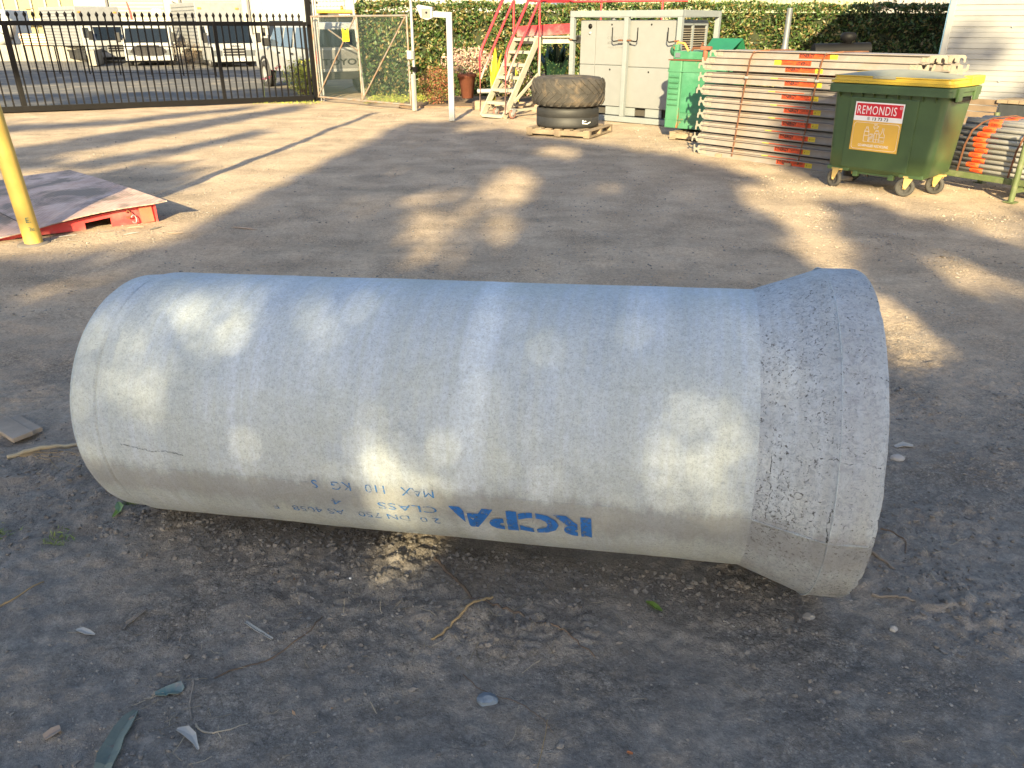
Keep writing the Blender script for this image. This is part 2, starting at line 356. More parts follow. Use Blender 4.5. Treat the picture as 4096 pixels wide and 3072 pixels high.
m, n, b, o = newmat('stone_chips'); ri = N(n, 'ShaderNodeNewGeometry').outputs['Random Per Island']
n.links.new(ramp(n, ri, 0, 1, (.13, .12, .11, 1), (.28, .26, .235, 1)), b.inputs['Base Color']); b.inputs['Roughness'].default_value = .9; M_STONE = m
m2 = pm('dry_clod', (.175, .16, .145), .95, var=.3, bmp=.4, bs=90, rnd=.25)
r = np.random.default_rng(5)
def scat(n_, x0, x1, y0, y1, lo, hi, dens=None, p=2.2):
    x = r.uniform(x0, x1, n_); y = r.uniform(y0, y1, n_); rad = lo + (hi - lo) * r.random(n_) ** (p * 2)
    if dens is not None:
        k = dens(x, y) > r.random(n_); x, y, rad = x[k], y[k], rad[k]
    return np.stack([x, y, gh(x, y) + rad * .15], 1), rad
den = lambda x, y: np.clip((vnoise(x, y, .5, 21) + .5) ** 2 * 1.6 + np.where((x > .9) & (y < 4), .35, 0), 0, 1)
A_, a_ = scat(60000, -2.6, 3.0, 1.15, 4.6, .0008, .0062, den, 2.8); B_, b_ = scat(26000, -5, 7.5, 4.6, 10, .002, .012, den)
C_, c_ = scat(14000, -7, 6, 10, 18, .003, .015, lambda x, y: np.clip((vnoise(x, y, .8, 21) + .5) ** 2 * 1.4, 0, 1))
rocks(np.concatenate([A_, B_, C_]), np.concatenate([a_, b_, c_]), 'gravel', M_STONE, 31, label='fine pale stone chips strewn over the dirt yard', cat='gravel', kind='stuff')
G_, g_ = scat(14000, 2.6, 7.5, 5.5, 10.5, .002, .014, lambda x, y: np.clip((vnoise(x, y, .5, 21) + .5) ** 2 * 1.8, 0, 1), 1.5)
m, n, b, o = newmat('pale_stone_chips'); ri = N(n, 'ShaderNodeNewGeometry').outputs['Random Per Island']
n.links.new(ramp(n, ri, 0, 1, (.16, .13, .10, 1), (.38, .31, .24, 1)), b.inputs['Base Color']); b.inputs['Roughness'].default_value = .9
rocks(G_, g_, 'pale_gravel', m, 33, label='pale stone chips scattered round the bin and the plank stack', cat='gravel', kind='stuff')
def clodden(x, y): return np.clip(vnoise(x, y, .30, 5) + vnoise(x, y, .9, 6) * .8 - .02, 0, 1) * 2.2
D_, d_ = scat(30000, -2.6, 3.0, 1.15, 3.6, .002, .012, clodden, 1.8)
sx = r.uniform(-.1, 2.45, 1500); dd = -.12 - np.abs(r.normal(0, .13, 1500)); px = -1.38 + sx * AX - dd * AY; py = 2.66 + sx * AY + dd * AX
E_ = np.stack([px, py, gh(px, py) + .002], 1); e_ = .002 + .012 * r.random(1500) ** 3
rocks(np.concatenate([D_, E_]), np.concatenate([d_, e_]), 'soil_clods', m2, 32, label='crumbled grey soil clods around and in front of the pipe', cat='soil', kind='stuff')
# fallen needles and straw, uncountable
def straws(n_, name, mat, seed, **k):
    r = np.random.default_rng(seed); Vv = []; Ff = []
    for i in range(n_):
        if r.random() < .35: c0 = np.array([(-1.9, 2.85), (-.1, 1.83), (1.45, 2.35), (-2.1, 3.0), (-.85, 1.5)][r.integers(5)]) + r.normal(0, .14, 2)
        else: c0 = np.array([r.uniform(-2.5, 2.8), 1.2 + 3.0 * r.random() ** 1.3])
        a = r.uniform(0, 2 * PI); L = r.uniform(.015, .075); bend = r.normal(0, .5); wd = r.uniform(.0005, .0012); q = []
        for j in range(4):
            t = j / 3; aa = a + bend * t; q.append(c0 + L * t * np.array([math.cos(aa), math.sin(aa)]))
        base = len(Vv); z = [gz(*p_) + .003 + .004 * r.random() for p_ in q]
        for p_, zz in zip(q, z):
            nn = np.array([-math.sin(a), math.cos(a)]) * wd; Vv += [(*(p_ + nn), zz), (*(p_ - nn), zz + .0006)]
        for j in range(3): Ff.append((base + 2 * j, base + 2 * j + 1, base + 2 * j + 3, base + 2 * j + 2))
    npmesh(name, Vv, Ff, mat, **k)
straws(650, 'straw_litter', pm('dry_straw', (.26, .22, .16), .8, var=.3, rnd=.45), 41, label='thin dry needles and straw scattered on the soil', cat='leaf litter', kind='stuff')

# small broken leaves
ll = []
for i in range(170):
    c0 = np.array([(-1.9, 2.95), (1.45, 2.25), (-.8, 1.55), (-3.6, 6.9), (1.0, 1.4)][r.integers(5)]) + r.normal(0, .22, 2) if r.random() < .5 else np.array([r.uniform(-2.4, 2.6), 1.25 + 2.8 * r.random() ** 1.2]); ll.append((c0[0], c0[1], gz(*c0) + .005))
leafcloud(np.array(ll), .016, 'leaf_litter', leafmat('dry_leaf_bits', [(.09, .07, .05), (.17, .14, .11), (.26, .23, .19), (.24, .14, .08)], .05, .8), updir=(.7, .6, .05), jitter=.9, aspect=.5, label='small broken dry leaf bits lying on the soil', cat='leaf litter', kind='stuff')

# ------------------------------------------------------------------ the concrete pipe
a = Vector((math.cos(-.1976), math.sin(-.1976), (.517 - .4347) / 2.4947)).normalized()
ey = Vector((0, 0, 1)).cross(a).normalized(); ez = a.cross(ey)
root = bpy.data.objects.new('concrete_pipe', None); COL.objects.link(root)
root.matrix_world = Matrix.Translation((-1.3822, 2.6606, .4347)) @ Matrix((a, ey, ez)).transposed().to_4x4()
tag(root, 'long pale grey concrete drain pipe with flared socket end lying on the dirt', 'pipe')
M_CONC = concrete_mat('spun_concrete', (.545, .61, .685), (.43, .485, .53), (.47, .51, .50), .0, 60)
M_SOCK = concrete_mat('rough_cast_concrete', (.48, .53, .585), (.38, .415, .465), (.39, .41, .42), .098, 24)
Rr = .445
def ringmesh(prof, n, name, mat, chip=0, amp=.0012):
    pr = []
    for i in range(len(prof) - 1):
        (r0, x0), (r1, x1) = prof[i], prof[i + 1]; k = max(1, int(math.hypot(r1 - r0, x1 - x0) / .03))
        for j in range(k): pr.append((r0 + (r1 - r0) * j / k, x0 + (x1 - x0) * j / k))
    pr.append(prof[-1]); pr = np.array(pr); t = np.linspace(0, 2 * PI, n, endpoint=False); m_ = len(pr)
    RR = pr[:, 0][None] + 0 * t[:, None]; XX = pr[:, 1][None] + 0 * t[:, None]
    T = t[:, None] + 0 * RR
    RR = RR + vnoise(XX, T * .45, .22, 9) * amp * 3 + vnoise(XX * 1.0, T * .45, .05, 10) * amp
    if chip:
        e = np.exp(-((XX - 2.492) / .02) ** 2); XX = XX - e * (np.clip(vnoise(T * .5, T * 0, .012, 12) + .05, 0, 1) * .3 + np.clip(vnoise(T * .5, T * 0, .035, 13) - .22, 0, 1) * 1.2) * chip * (1 + 3.5 * np.exp(-((T - 3.85) / .4) ** 2))
    Vv = np.stack([XX, RR * np.cos(T), RR * np.sin(T)], -1).reshape(-1, 3); I = np.arange(n * m_).reshape(n, m_); J = np.roll(I, -1, 0)
    Ff = np.stack([I[:, :-1], J[:, :-1], J[:, 1:], I[:, 1:]], -1).reshape(-1, 4)
    o = npmesh(name, Vv, Ff, mat, root, smooth=True)
    b = bmesh.new(); b.from_mesh(o.data); bmesh.ops.recalc_face_normals(b, faces=b.faces); b.to_mesh(o.data); b.free()
    try:
        o.data.set_sharp_from_angle(angle=R(18))
    except Exception: pass
    return o
ringmesh([(.375, 2.2), (.375, .0), (.408, .0), (.420, .008), (.434, .03), (.437, .085), (.434, .106), (.429, .114), (.434, .122), (.4445, .130), (.445, .16), (.445, 2.186)], 256, 'barrel', M_CONC)
ringmesh([(.445, 2.184), (.447, 2.192), (.5165, 2.377), (.519, 2.381), (.518, 2.482), (.512, 2.495), (.437, 2.4955), (.437, 2.30), (.375, 2.24), (.375, 2.2)], 256, 'socket', M_SOCK, .010, .0022)
# the mould seam: a fine raised line along the side
mb = MB(); rr = np.random.default_rng(3); pts = []
for i in range(120):
    x = .14 + i * (2.48 - .14) / 119; rad = .445 if x < 2.186 else (.445 + (x - 2.186) / .186 * .071 if x < 2.372 else .518)
    ph = R(180 + 8.6) + .004 * math.sin(x * 9)
    pts.append((x, rad * math.cos(ph), rad * math.sin(ph)))
mb.tube(pts, .0016, 5, radii=[(.0012 if p[0] < 2.17 else .0038) * rr.uniform(.5, 1.4) for p in pts]); mb.build('mould_seam', M_CONC, root)
M_BLUE = worn_paint('worn_blue_paint', (.012, .12, .42), .30, .50, 60, .92); M_BLUE2 = worn_paint('faded_blue_paint', (.02, .16, .45), .36, .56, 60, .8)
def wrap(string, x_right, ph_top, h, width, name, mat, bold=0, cuts=0.014, big=False):
    "stencilled line printed round the pipe, upside down: it starts at x_right and runs towards the spigot; ph_top is the angle (below the side line) of the letter tops nearest the ground"
    vs, fs, wd = text(string, 1.0, bold, False); b = bmesh.new(); bv = [b.verts.new((p[0] * width / wd, p[1] * h, 0)) for p in vs]
    for f in fs:
        try: b.faces.new([bv[i] for i in f])
        except ValueError: pass
    yy = cuts
    while yy < h:
        bmesh.ops.bisect_plane(b, geom=list(b.verts) + list(b.edges) + list(b.faces), plane_co=(0, yy, 0), plane_no=(0, 1, 0)); yy += cuts
    for v_ in b.verts:
        ph = R(180 - ph_top) - (h - v_.co.y) / Rr
        x = x_right - v_.co.x; v_.co = Vector((x, (Rr + .0035) * math.cos(ph), (Rr + .0035) * math.sin(ph)))
    if big:
        for fx in (.085, .395, .605, .885):
            for e_ in (-.011, .011): bmesh.ops.bisect_plane(b, geom=list(b.verts) + list(b.edges) + list(b.faces), plane_co=(x_right - (fx + e_) * width, 0, 0), plane_no=(1, 0, 0))
            bmesh.ops.delete(b, geom=[f for f in b.faces if abs((x_right - f.calc_center_median().x) / width - fx) < .0109], context='FACES')
    mb = MB(); mb.bm(b); return mb.build(name, mat, root)
wrap('RCPA', 1.735, -28.5, .105, .44, 'large_stencil_lettering', M_BLUE, .045, big=True)
wrap('2 0  DN 750   AS 4058   F', 1.255, -28.5, .032, .575, 'small_stencil_lettering', M_BLUE2, .0)
wrap('CLASS      4', 1.255, -20.8, .032, .35, 'small_stencil_lettering', M_BLUE2, .0)
wrap('MAX   110   KG   S', 1.255, -11.5, .034, .40, 'small_stencil_lettering', M_BLUE2, .0)

mb = MB(); rr = np.random.default_rng(8); mb.tube([(2.380, .5185 * math.cos(t), .5185 * math.sin(t)) for t in np.linspace(0, 2 * PI, 150)], .002, 5, radii=[.0022 * rr.uniform(.5, 1.5) for _ in range(150)]); mb.build('mould_ring', M_CONC, root)
M_CRK = worn_paint('crack_grime', (.10, .10, .105), .42, .62, 90, .7)
def crack(pts, r_, seed):
    rr = np.random.default_rng(seed); Q = []
    for (x0, p0), (x1, p1) in zip(pts[:-1], pts[1:]):
        n_ = max(2, int(abs(x1 - x0) / .006 + abs(p1 - p0) / .8))
        for k in range(n_):
            t = k / n_; x = x0 + (x1 - x0) * t + rr.normal(0, .0012); p = p0 + (p1 - p0) * t + rr.normal(0, .22); rad = .4455 if x < 2.19 else (.447 + (x - 2.192) / .18 * .068 if x < 2.372 else .5185)
            a_ = R(180 - p); Q.append((x, rad * math.cos(a_), rad * math.sin(a_)))
    mb = MB(); mb.tube(Q, r_, 5, radii=[r_ * rr.uniform(.4, 1.3) for _ in Q]); mb.build('hairline_crack', M_CRK, root)
crack([(.20, 2.6), (.27, 1.2), (.31, .2), (.36, 1.0), (.43, -.6)], .0022, 1)
crack([(2.36, 19.5), (2.40, 18), (2.44, 18.5), (2.485, 17)], .0018, 2)
crack([(2.22, -6), (2.225, 6), (2.218, 10), (2.222, 20)], .0014, 3)
crack([(2.375, 4), (2.37, -3), (2.378, -9)], .0024, 4)

# ------------------------------------------------------------------ yellow post and red steel ramp
M_YEL = pm('chalky_yellow_paint', (.50, .345, .08), .55, var=.12, dirt=(.36, .27, .12), dirt_amt=.25, ds=5, bmp=.12, bs=25)
post = empty('yellow_post', (-4.1, 6.49, 0), label='tall round yellow steel post standing in front of the red ramp', cat='post')
mb = MB(); mb.tube([(.008, 0, -.15), (-.065, 0, 1.2), (-.24, 0, 4.3)], .072, 28); mb.build('tube', M_YEL, post)
mb = MB(); mb.lathe([(.001, .012), (.10, .010), (.13, .0), (.15, -.05)], 24); mb.build('concrete_footing', pm('footing_concrete', (.15, .13, .115), .95, var=.3, bmp=.5, bs=30), post)
mb = MB()
vs, fs, wd = text('E.', .045, .0); mb.add([(.075 * math.sin((p[0]) / .075 + .55), -.075 * math.cos(p[0] / .075 + .55), .19 + p[1]) for p in vs], fs)
vs, fs, wd = text('3e', .035, .0); mb.add([(.075 * math.sin((p[0]) / .075 + .65), -.075 * math.cos(p[0] / .075 + .65), .12 + p[1]) for p in vs], fs)
mb.build('scribbled_marks', pm('green_marker', (.09, .16, .12), .7), post)

ramp_ = empty('steel_ramp', (-3.42, 7.34, 0), label='low red steel loading ramp with worn pinkish chequer plate behind the yellow post', cat='ramp')
m, n, b, o = newmat('worn_red_plate'); v = coords(n)
c = mix(n, ramp(n, noise(n, v, 3, 8, .7), .42, .62), (.36, .24, .20), (.50, .37, .32)); c = mix(n, ramp(n, noise(n, v, 1.8, 6, .7, .6), .47, .60), c, (.17, .125, .095))
n.links.new(c, b.inputs['Base Color']); b.inputs['Roughness'].default_value = .6; b.inputs['Specular IOR Level'].default_value = .4
vo = N(n, 'ShaderNodeTexVoronoi', i_Scale=26.0, i_Randomness=.15); n.links.new(v, vo.inputs[0]); bump(n, b, vo.outputs['Distance'], .7, .012); M_PLATE = m
M_RED = pm('peeling_red_paint', (.58, .055, .055), .5, var=.2, dirt=(.36, .13, .11), dirt_amt=.42, ds=7, bmp=.2)
Ax, Ay = .85, .527                                                     # ramp: e1 runs down the slope to the left, e2 across to the back
e1 = Vector((-.83, -.557, 0)); e2 = Vector((-.727, .687, 0))
def rp(s, t, z): return e1 * s + e2 * t + Vector((.02, -.03, z))
NS, NT = 26, 12; vs = []; L1, L2 = 3.4, 2.5
for i in range(NS + 1):
    for j in range(NT + 1):
        s = L1 * i / NS - .1; t = L2 * j / NT - .08
        z = .185 - .115 * s + .05 * math.sin(min(1, max(0, s / 1.1)) * PI) * .6 + .012 * math.sin(j / NT * PI)
        vs.append(rp(s, t, max(.008, z)))
fs = [(i * (NT + 1) + j, (i + 1) * (NT + 1) + j, (i + 1) * (NT + 1) + j + 1, i * (NT + 1) + j + 1) for i in range(NS) for j in range(NT)]
mb = MB(); mb.add(vs, fs, True); mb.add([v_ - Vector((0, 0, .008)) for v_ in vs], fs, True)
for edge in ([j for j in range(NT + 1)], [i * (NT + 1) for i in range(NS + 1)]):
    for k in range(len(edge) - 1): mb.add([vs[edge[k]], vs[edge[k + 1]], vs[edge[k + 1]] - Vector((0, 0, .008)), vs[edge[k]] - Vector((0, 0, .008))], [(0, 1, 2, 3)])
mb.build('chequer_plate', M_PLATE, ramp_)
mb = MB()
for s in (1.05, 2.1):
    mb.bar(rp(s, -.07, .185 - .115 * s + (.028 if s < 1.1 else .003)) , rp(s, L2 - .1, .185 - .115 * s + (.03 if s < 1.1 else .003)), .006, .006)
mb.build('plate_joint', pm('weld_dirt', (.09, .07, .06), .9), ramp_)
def side(t0, t1):
    mb = MB(); P = []
    for (s0, s1) in ((.0, .38), (.6, 1.15), (1.38, 2.9)):
        z0, z1 = max(.012, .175 - .115 * s0), max(.012, .175 - .115 * s1)
        q = [rp(s0, t0, 0), rp(s1, t0, 0), rp(s1, t0, z1), rp(s0, t0, z0)]; w_ = [x + e2 * (t1 - t0) for x in q]
        mb.add(q + w_, [(0, 1, 2, 3), (7, 6, 5, 4), (0, 4, 5, 1), (1, 5, 6, 2), (2, 6, 7, 3), (3, 7, 4, 0)])
    for (s0, s1) in ((.38, .6), (1.15, 1.38)):
        z0, z1 = .175 - .115 * s0, .175 - .115 * s1
        q = [rp(s0, t0 + .002, z0 - .045), rp(s1, t0 + .002, z1 - .045), rp(s1, t0 + .002, z1), rp(s0, t0 + .002, z0)]; w_ = [x + e2 * (t1 - t0) for x in q]
        mb.add(q + w_, [(0, 1, 2, 3), (7, 6, 5, 4), (0, 4, 5, 1), (1, 5, 6, 2), (2, 6, 7, 3), (3, 7, 4, 0)])
    return mb
side(0, .012).build('side_beam', M_RED, ramp_); side(L2 - .15, L2 - .138).build('side_beam', M_RED, ramp_)
mb = MB(); mb.bar(rp(-.006, -.03, .085), rp(-.006, L2 - .12, .085), .012, .165); mb.build('end_plate', M_RED, ramp_)
mb = MB(); mb.bar(rp(.02, -.012, .085), rp(.13, -.012, .078), .022, .15); mb.build('corner_post', pm('orange_red_paint', (.62, .13, .07), .5, var=.2, dirt=(.3, .1, .08)), ramp_)
def shackle(c, r_, mat, name, rot):
    mb = MB(); M = Matrix.Translation(c) @ Matrix.Rotation(rot, 4, 'Z') @ Matrix.Rotation(R(80), 4, 'X')
    mb.tube([M @ Vector((r_ * math.cos(t), r_ * 1.5 * math.sin(t), 0)) for t in np.linspace(-2.6, 2.6, 14)], .007, 7); mb.build(name, mat, ramp_)
shackle(rp(.235, -.03, .10), .022, pm('rusty_steel', (.15, .065, .035), .8, .3, var=.3), 'shackle', 0); shackle(rp(.20, -.045, .055), .024, pm('galvanised_steel', (.30, .31, .32), .5, .4, var=.15), 'shackle', 1.0)

# ------------------------------------------------------------------ black sliding gate
M_BLK = pm('black_powder_coat', (.005, .0045, .005), .5, var=.3, dirt=(.016, .012, .010), dirt_amt=.22, ds=2, bmp=.05, spec=.15)
M_GALV = MC['galvanised_steel']; M_RUST = MC['rusty_steel']
GA = Vector((-10.91, 17.27, 0)); GB = Vector((-4.97, 20.4, 0)); gd = (GB - GA).normalized(); gang = math.atan2(gd.y, gd.x); GL = (GB - GA).length
gate = empty('sliding_gate', GA, gang, 'long black steel picket sliding gate with spear tips closing the driveway', 'gate')
def spear_mb(x):
    mb = MB(); mb.box(x - .016, x + .016, -.014, .014, .1, 1.86)
    P = [(0, 1.83), (.014, 1.85), (.036, 1.90), (.032, 1.925), (0, 1.975)]
    mb.lathe([(max(.0005, q[0]), q[1]) for q in P], 8, Matrix.Translation((x, 0, 0)) @ Matrix.Diagonal((1, .55, 1, 1))); return mb
x = -1.35; k = 0; step = .1495
proto = spear_mb(0).build('picket', M_BLK, gate)
proto.location = (x, 0, 0)
while True:
    x += step
    if x > GL - .12: break
    c_ = proto.copy(); COL.objects.link(c_); c_.parent = gate; c_.location = (x, 0, 0)
mb = MB(); mb.cbox(-1.5, GL + .02, -.03, .03, 1.695, 1.785, .006); mb.build('top_rail', M_BLK, gate)
mb = MB(); mb.cbox(-1.5, GL + .02, -.04, .04, .005, .125, .008); mb.build('bottom_rail', M_BLK, gate)
for x in (.50, 4.62): mb = MB(); mb.cbox(x - .04, x + .04, -.036, .036, .1, 1.77, .006); mb.build('upright', M_BLK, gate)
mb = MB(); mb.cbox(GL - .07, GL - .01, -.036, .036, .1, 1.77, .006); mb.build('upright', M_BLK, gate)
gp = empty('gate_post', GB + gd * .12 + Vector((0, 0, 0)), gang, 'black square guide post with rollers at the right end of the sliding gate', 'post')
mb = MB(); mb.cbox(-.06, .06, .06, .16, 0, 2.32, .006); mb.build('post', M_BLK, gp)
mb = MB(); mb.bar((0, .1, 2.2), (.25, .1, 2.2), .05, .04); mb.bar((-.02, -.05, 1.74), (-.02, .1, 1.74), .12, .03); mb.build('guide_bracket', M_BLK, gp)

# ------------------------------------------------------------------ chain-link swing gate
CA = Vector((-4.80, 20.25, 0)); CB = Vector((-2.20, 18.03, 0)); cd = (CB - CA).normalized(); cang = math.atan2(cd.y, cd.x); CL = (CB - CA).length
M_PIPE = pm('weathered_galvanised', (.20, .195, .185), .5, .1, var=.15, dirt=(.19, .105, .06), dirt_amt=.48, ds=6)
cg = empty('chain_link_gate', CA, cang, 'rusty framed chain-link swing gate with diagonal braces beside the black gate', 'gate')
def fr(name, *segs, r=.02, mat=None):
    for a_, b_ in segs: mb = MB(); mb.tube([a_, b_], r, 8); mb.build(name, mat or M_PIPE, cg)
XM = CL * .50
fr('frame_tube', ((.04, 0, .10), (.04, 0, 1.90)), ((CL - .05, 0, .10), (CL - .05, 0, 1.90)), ((.02, 0, 1.90), (CL - .03, 0, 1.90)), ((.02, 0, .11), (CL - .03, 0, .11)), ((XM, 0, .11), (XM, 0, 1.9)), r=.022)
fr('brace', ((.06, -.03, .13), (XM - .03, -.03, 1.87)), ((XM + .03, -.03, .13), (CL - .07, -.03, 1.87)), ((XM * .36, .03, 1.62), (XM, .03, 1.15)), r=.018)
def chain(x0, x1, z0, z1, p=.058, rw=.0025):
    mb = MB(); W_, H_ = x1 - x0, z1 - z0
    for sgn in (1, -1):
        t = -H_
        while t < W_:
            a0, b0 = t, t + H_
            xs0 = max(a0, 0); xs1 = min(b0, W_)
            if xs1 > xs0:
                za, zb = (xs0 - a0), (xs1 - a0)
                if sgn < 0: za, zb = H_ - za, H_ - zb
                mb.tube([(x0 + xs0, .004 * sgn, z0 + za), (x0 + xs1, .004 * sgn, z0 + zb)], rw, 3, caps=False)
            t += p
    for zz in (z0, (z0 + z1) / 2, z1): mb.tube([(x0, 0, zz), (x1, 0, zz)], .002, 3, caps=False)
    return mb
M_WIRE = pm('green_black_wire', (.055, .08, .08), .5, .1, var=.2)
chain(.06, CL - .07, .13, 1.88).build('wire_mesh', M_WIRE, cg)
bw = empty('barbed_wire_fence', CA + Vector((-.0, .25, 0)), cang, 'strands of barbed wire on grey stanchions above the left of the chain-link gate', 'fence')
mb = MB()
for x in (-.12, .05, .14): mb.tube([(x, 0, 0), (x, 0, 2.7)], .025, 8)
mb.build('stanchion', pm('grey_post_paint', (.33, .32, .31), .5, .3, var=.2), bw)
mb = MB(); r2 = np.random.default_rng(6)
for i in range(7):
    z = 1.92 + i * .1
    mb.tube([(.14 + j * .22, .01 * math.sin(j * 3), z - .015 * math.sin(j * .6)) for j in range(6)], .003, 4)
    for j in range(9):
        x = .2 + j * .13; c_ = Vector((x, 0, z)); 
        for q in range(3): d_ = Vector(r2.normal(size=3)).normalized() * .028; mb.tube([c_ - d_, c_ + d_], .0025, 3)
mb.build('barbed_strand', pm('dark_wire', (.05, .045, .045), .5, .5), bw)
tp = empty('fence_post', CB + Vector((.07, -.02, 0)), cang, 'tall galvanised fence post with a grey junction box, right of the chain-link gate', 'post')
mb = MB(); mb.tube([(0, 0, 0), (0, 0, 3.2)], .032, 14); mb.build('tube', M_GALV, tp)
mb = MB(); mb.cbox(-.03, .04, -.075, -.03, .0, .75, .006); mb.build('conduit_cover', pm('cream_steel', (.32, .30, .26), .5, var=.1, dirt=(.25, .18, .13), dirt_amt=.3), tp)
mb = MB(); mb.cbox(-.085, .05, -.11, -.03, 1.05, 1.22, .008); mb.build('junction_box', pm('grey_plastic', (.30, .30, .30), .6, var=.1), tp)
mb = MB()
for i in range(12):
    t = i / 11 * 2 * PI; mb.tube([Vector((-.06 + .05 * math.cos(t), -.1, .78 + .19 * math.sin(t))) + Vector((.014 * math.cos(q + i), 0, .02 * math.sin(q))) for q in np.linspace(0, 2 * PI, 7)], .004, 5)
mb.build('chain', M_GALV, tp)
mb = MB(); mb.cbox(.06, .18, -.10, -.05, .80, .90, .005); mb.build('latch', M_BLK, tp)
tp2 = empty('fence_post', Vector((-3.98, 21.2, 0)), 0, 'white steel fence post with a stay just behind the middle of the chain-link gate', 'post')
mb = MB(); mb.tube([(.15, 0, 0), (.0, 0, 3.0)], .035, 12); mb.build('tube', pm('white_post_paint', (.28, .28, .27), .5, var=.1), tp2)
sg = empty('yellow_tag', Vector((-3.78, 19.15, 1.38)), cang, 'small yellow warning tag with handwritten black lines hung on the chain-link gate', 'sign')
mb = MB(); mb.prism([(-.115, 0), (.115, 0), (.115, .27), (.05, .27), (.05, .22), (-.05, .22), (-.05, .27), (-.115, .27)], 0, .006); mb.build('plate', pm('yellow_plastic', (.85, .62, .02), .5, var=.05), sg)
mb = MB(); letters(mb, '22 volt', 0, .13, .05, -.003, .16); letters(mb, '3/11/12', 0, .05, .05, -.003, .16); mb.build('handwriting', M_BLK, sg)

# white bent post with a camera / card reader hood
cp = empty('camera_post', (-1.18, 15.98, 0), R(-4), 'white square bollard post bent over at the top with a hooded entry camera', 'post')
M_WHT = pm('white_gloss_paint', (.235, .24, .25), .4, var=.06, dirt=(.18, .17, .15), dirt_amt=.22, ds=4)
mb = MB(); mb.cbox(-.055, .055, -.055, .055, 0, 1.93, .008); mb.build('upright', M_WHT, cp)
mb = MB(); mb.bar((.055, 0, 1.885), (-.30, 0, 1.90), .10, .10); mb.build('arm', M_WHT, cp)
mb = MB(); mb.prism([(-.52, 1.84), (-.40, 1.80), (-.30, 1.84), (-.30, 2.02), (-.56, 2.06), (-.60, 2.03)], -.11, .09); mb.build('camera_hood', M_WHT, cp)
mb = MB(); mb.box(-.50, -.34, -.118, -.108, 1.84, 1.99); mb.build('faceplate', pm('pale_grey_plastic', (.10, .10, .10), .5), cp)  # dark colour stands in for shade inside the camera hood
mb = MB(); mb.lathe([(.001, -.01), (.016, -.01), (.02, 0)], 12, Matrix.Translation((-.41, -.119, 1.925)), axis='y'); mb.build('lens', M_BLK, cp)

# ------------------------------------------------------------------ hedges
HL = leafmat('hedge_leaf', [(.014, .034, .009), (.026, .060, .014), (.040, .086, .018), (.060, .108, .024), (.092, .125, .03), (.16, .10, .033), (.22, .21, .09)], .2)
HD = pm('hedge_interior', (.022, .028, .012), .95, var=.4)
def hedge(name, x0, x1, y0, y1, H, n_, label, seed):
    r = np.random.default_rng(seed); h = empty(name, (x0, y0, 0), label=label, cat='hedge'); W_, D_ = x1 - x0, y1 - y0
    mb = MB(); mb.box(.15, W_ - .15, .22, D_ - .15, 0.05, H - .2); mb.build('inner_branches', HD, h)  # solid dark box stands in for the shaded hedge interior
    kf = int(n_ * .72); f = np.stack([r.uniform(0, W_, kf), np.abs(r.normal(0, .09, kf)) + .0, r.uniform(.02, H, kf)], 1)
    f[:, 1] += vnoise(f[:, 0] + seed, f[:, 2], .28, 60) * .42
    kt = int(n_ * .2); t = np.stack([r.uniform(0, W_, kt), r.uniform(0, D_, kt), H - np.abs(r.normal(0, .06, kt))], 1); t[:, 2] += vnoise(t[:, 0] + seed, t[:, 1], .4, 61) * .2 + np.where(r.random(kt) < .06, r.uniform(0, .1, kt), 0)
    ks = n_ - kf - kt; s = np.stack([np.where(r.random(ks) < .5, np.abs(r.normal(0, .08, ks)), W_ - np.abs(r.normal(0, .08, ks))), r.uniform(0, D_, ks), r.uniform(.02, H, ks)], 1)
    P = np.concatenate([f, t, s]); P[:, 2] += vnoise(P[:, 0], P[:, 1], 1.3, 62) * .1
    leafcloud(P, .105, 'foliage', HL, h, aspect=.48)
    return h
hedge('clipped_hedge', -4.0, 3.9, 21.6, 22.9, 2.22, 21000, 'tall clipped green hedge with reddish tips running behind the steps and the grey compressor', 71)
hedge('clipped_hedge', 4.1, 12.5, 21.6, 22.9, 2.22, 21000, 'tall clipped green hedge behind the plank stack, its right end in the shed shade', 72)
def bush(name, loc, size, n_, mat, label, cat='shrub', leaf=.05, aspect=.45, stemm=None, seed=1, group=None):
    r = np.random.default_rng(seed); e = empty(name, loc, label=label, cat=cat, group=group); d = r.normal(size=(n_, 3)); d /= np.linalg.norm(d, axis=1)[:, None]
    rad = r.random(n_) ** .45; P = d * rad[:, None]; P *= 1 + .25 * vnoise(d[:, 0] * 2 + seed, d[:, 1] * 2 + d[:, 2], .5, seed)[:, None]
    P = P * np.array(size) / 2 + np.array([0, 0, size[2] / 2]); P = P[P[:, 2] > .01]
    leafcloud(P, leaf, 'foliage', mat, e, aspect=aspect)
    mb = MB()
    for i in range(9):
        a_ = r.uniform(0, 2 * PI); q = r.uniform(.1, .4); mb.tube([(0.03 * math.cos(a_), .03 * math.sin(a_), 0), (size[0] * q * .5 * math.cos(a_), size[1] * q * .5 * math.sin(a_), size[2] * .4), (size[0] * q * math.cos(a_), size[1] * q * math.sin(a_), size[2] * .8)], .008, 5)
    mb.build('stems', stemm or pm('brown_stem', (.12, .075, .04), .9), e); return e
L_NAND = leafmat('nandina_leaf', [(.06, .09, .02), (.14, .15, .035), (.22, .08, .04), (.25, .05, .04), (.28, .20, .09)], .2)
L_PINK = leafmat('pink_succulent_leaf', [(.20, .26, .14), (.42, .30, .24), (.36, .20, .18), (.40, .27, .23)], .15)
L_GRS = leafmat('yellow_green_leaf', [(.16, .22, .03), (.30, .34, .05), (.42, .40, .08)], .2)
bush('nandina_bush', (-1.75, 19.2, 0), (.9, .8, .9), 2800, L_NAND, 'low bush with red and green leaves left of the white camera post', leaf=.05, seed=3)
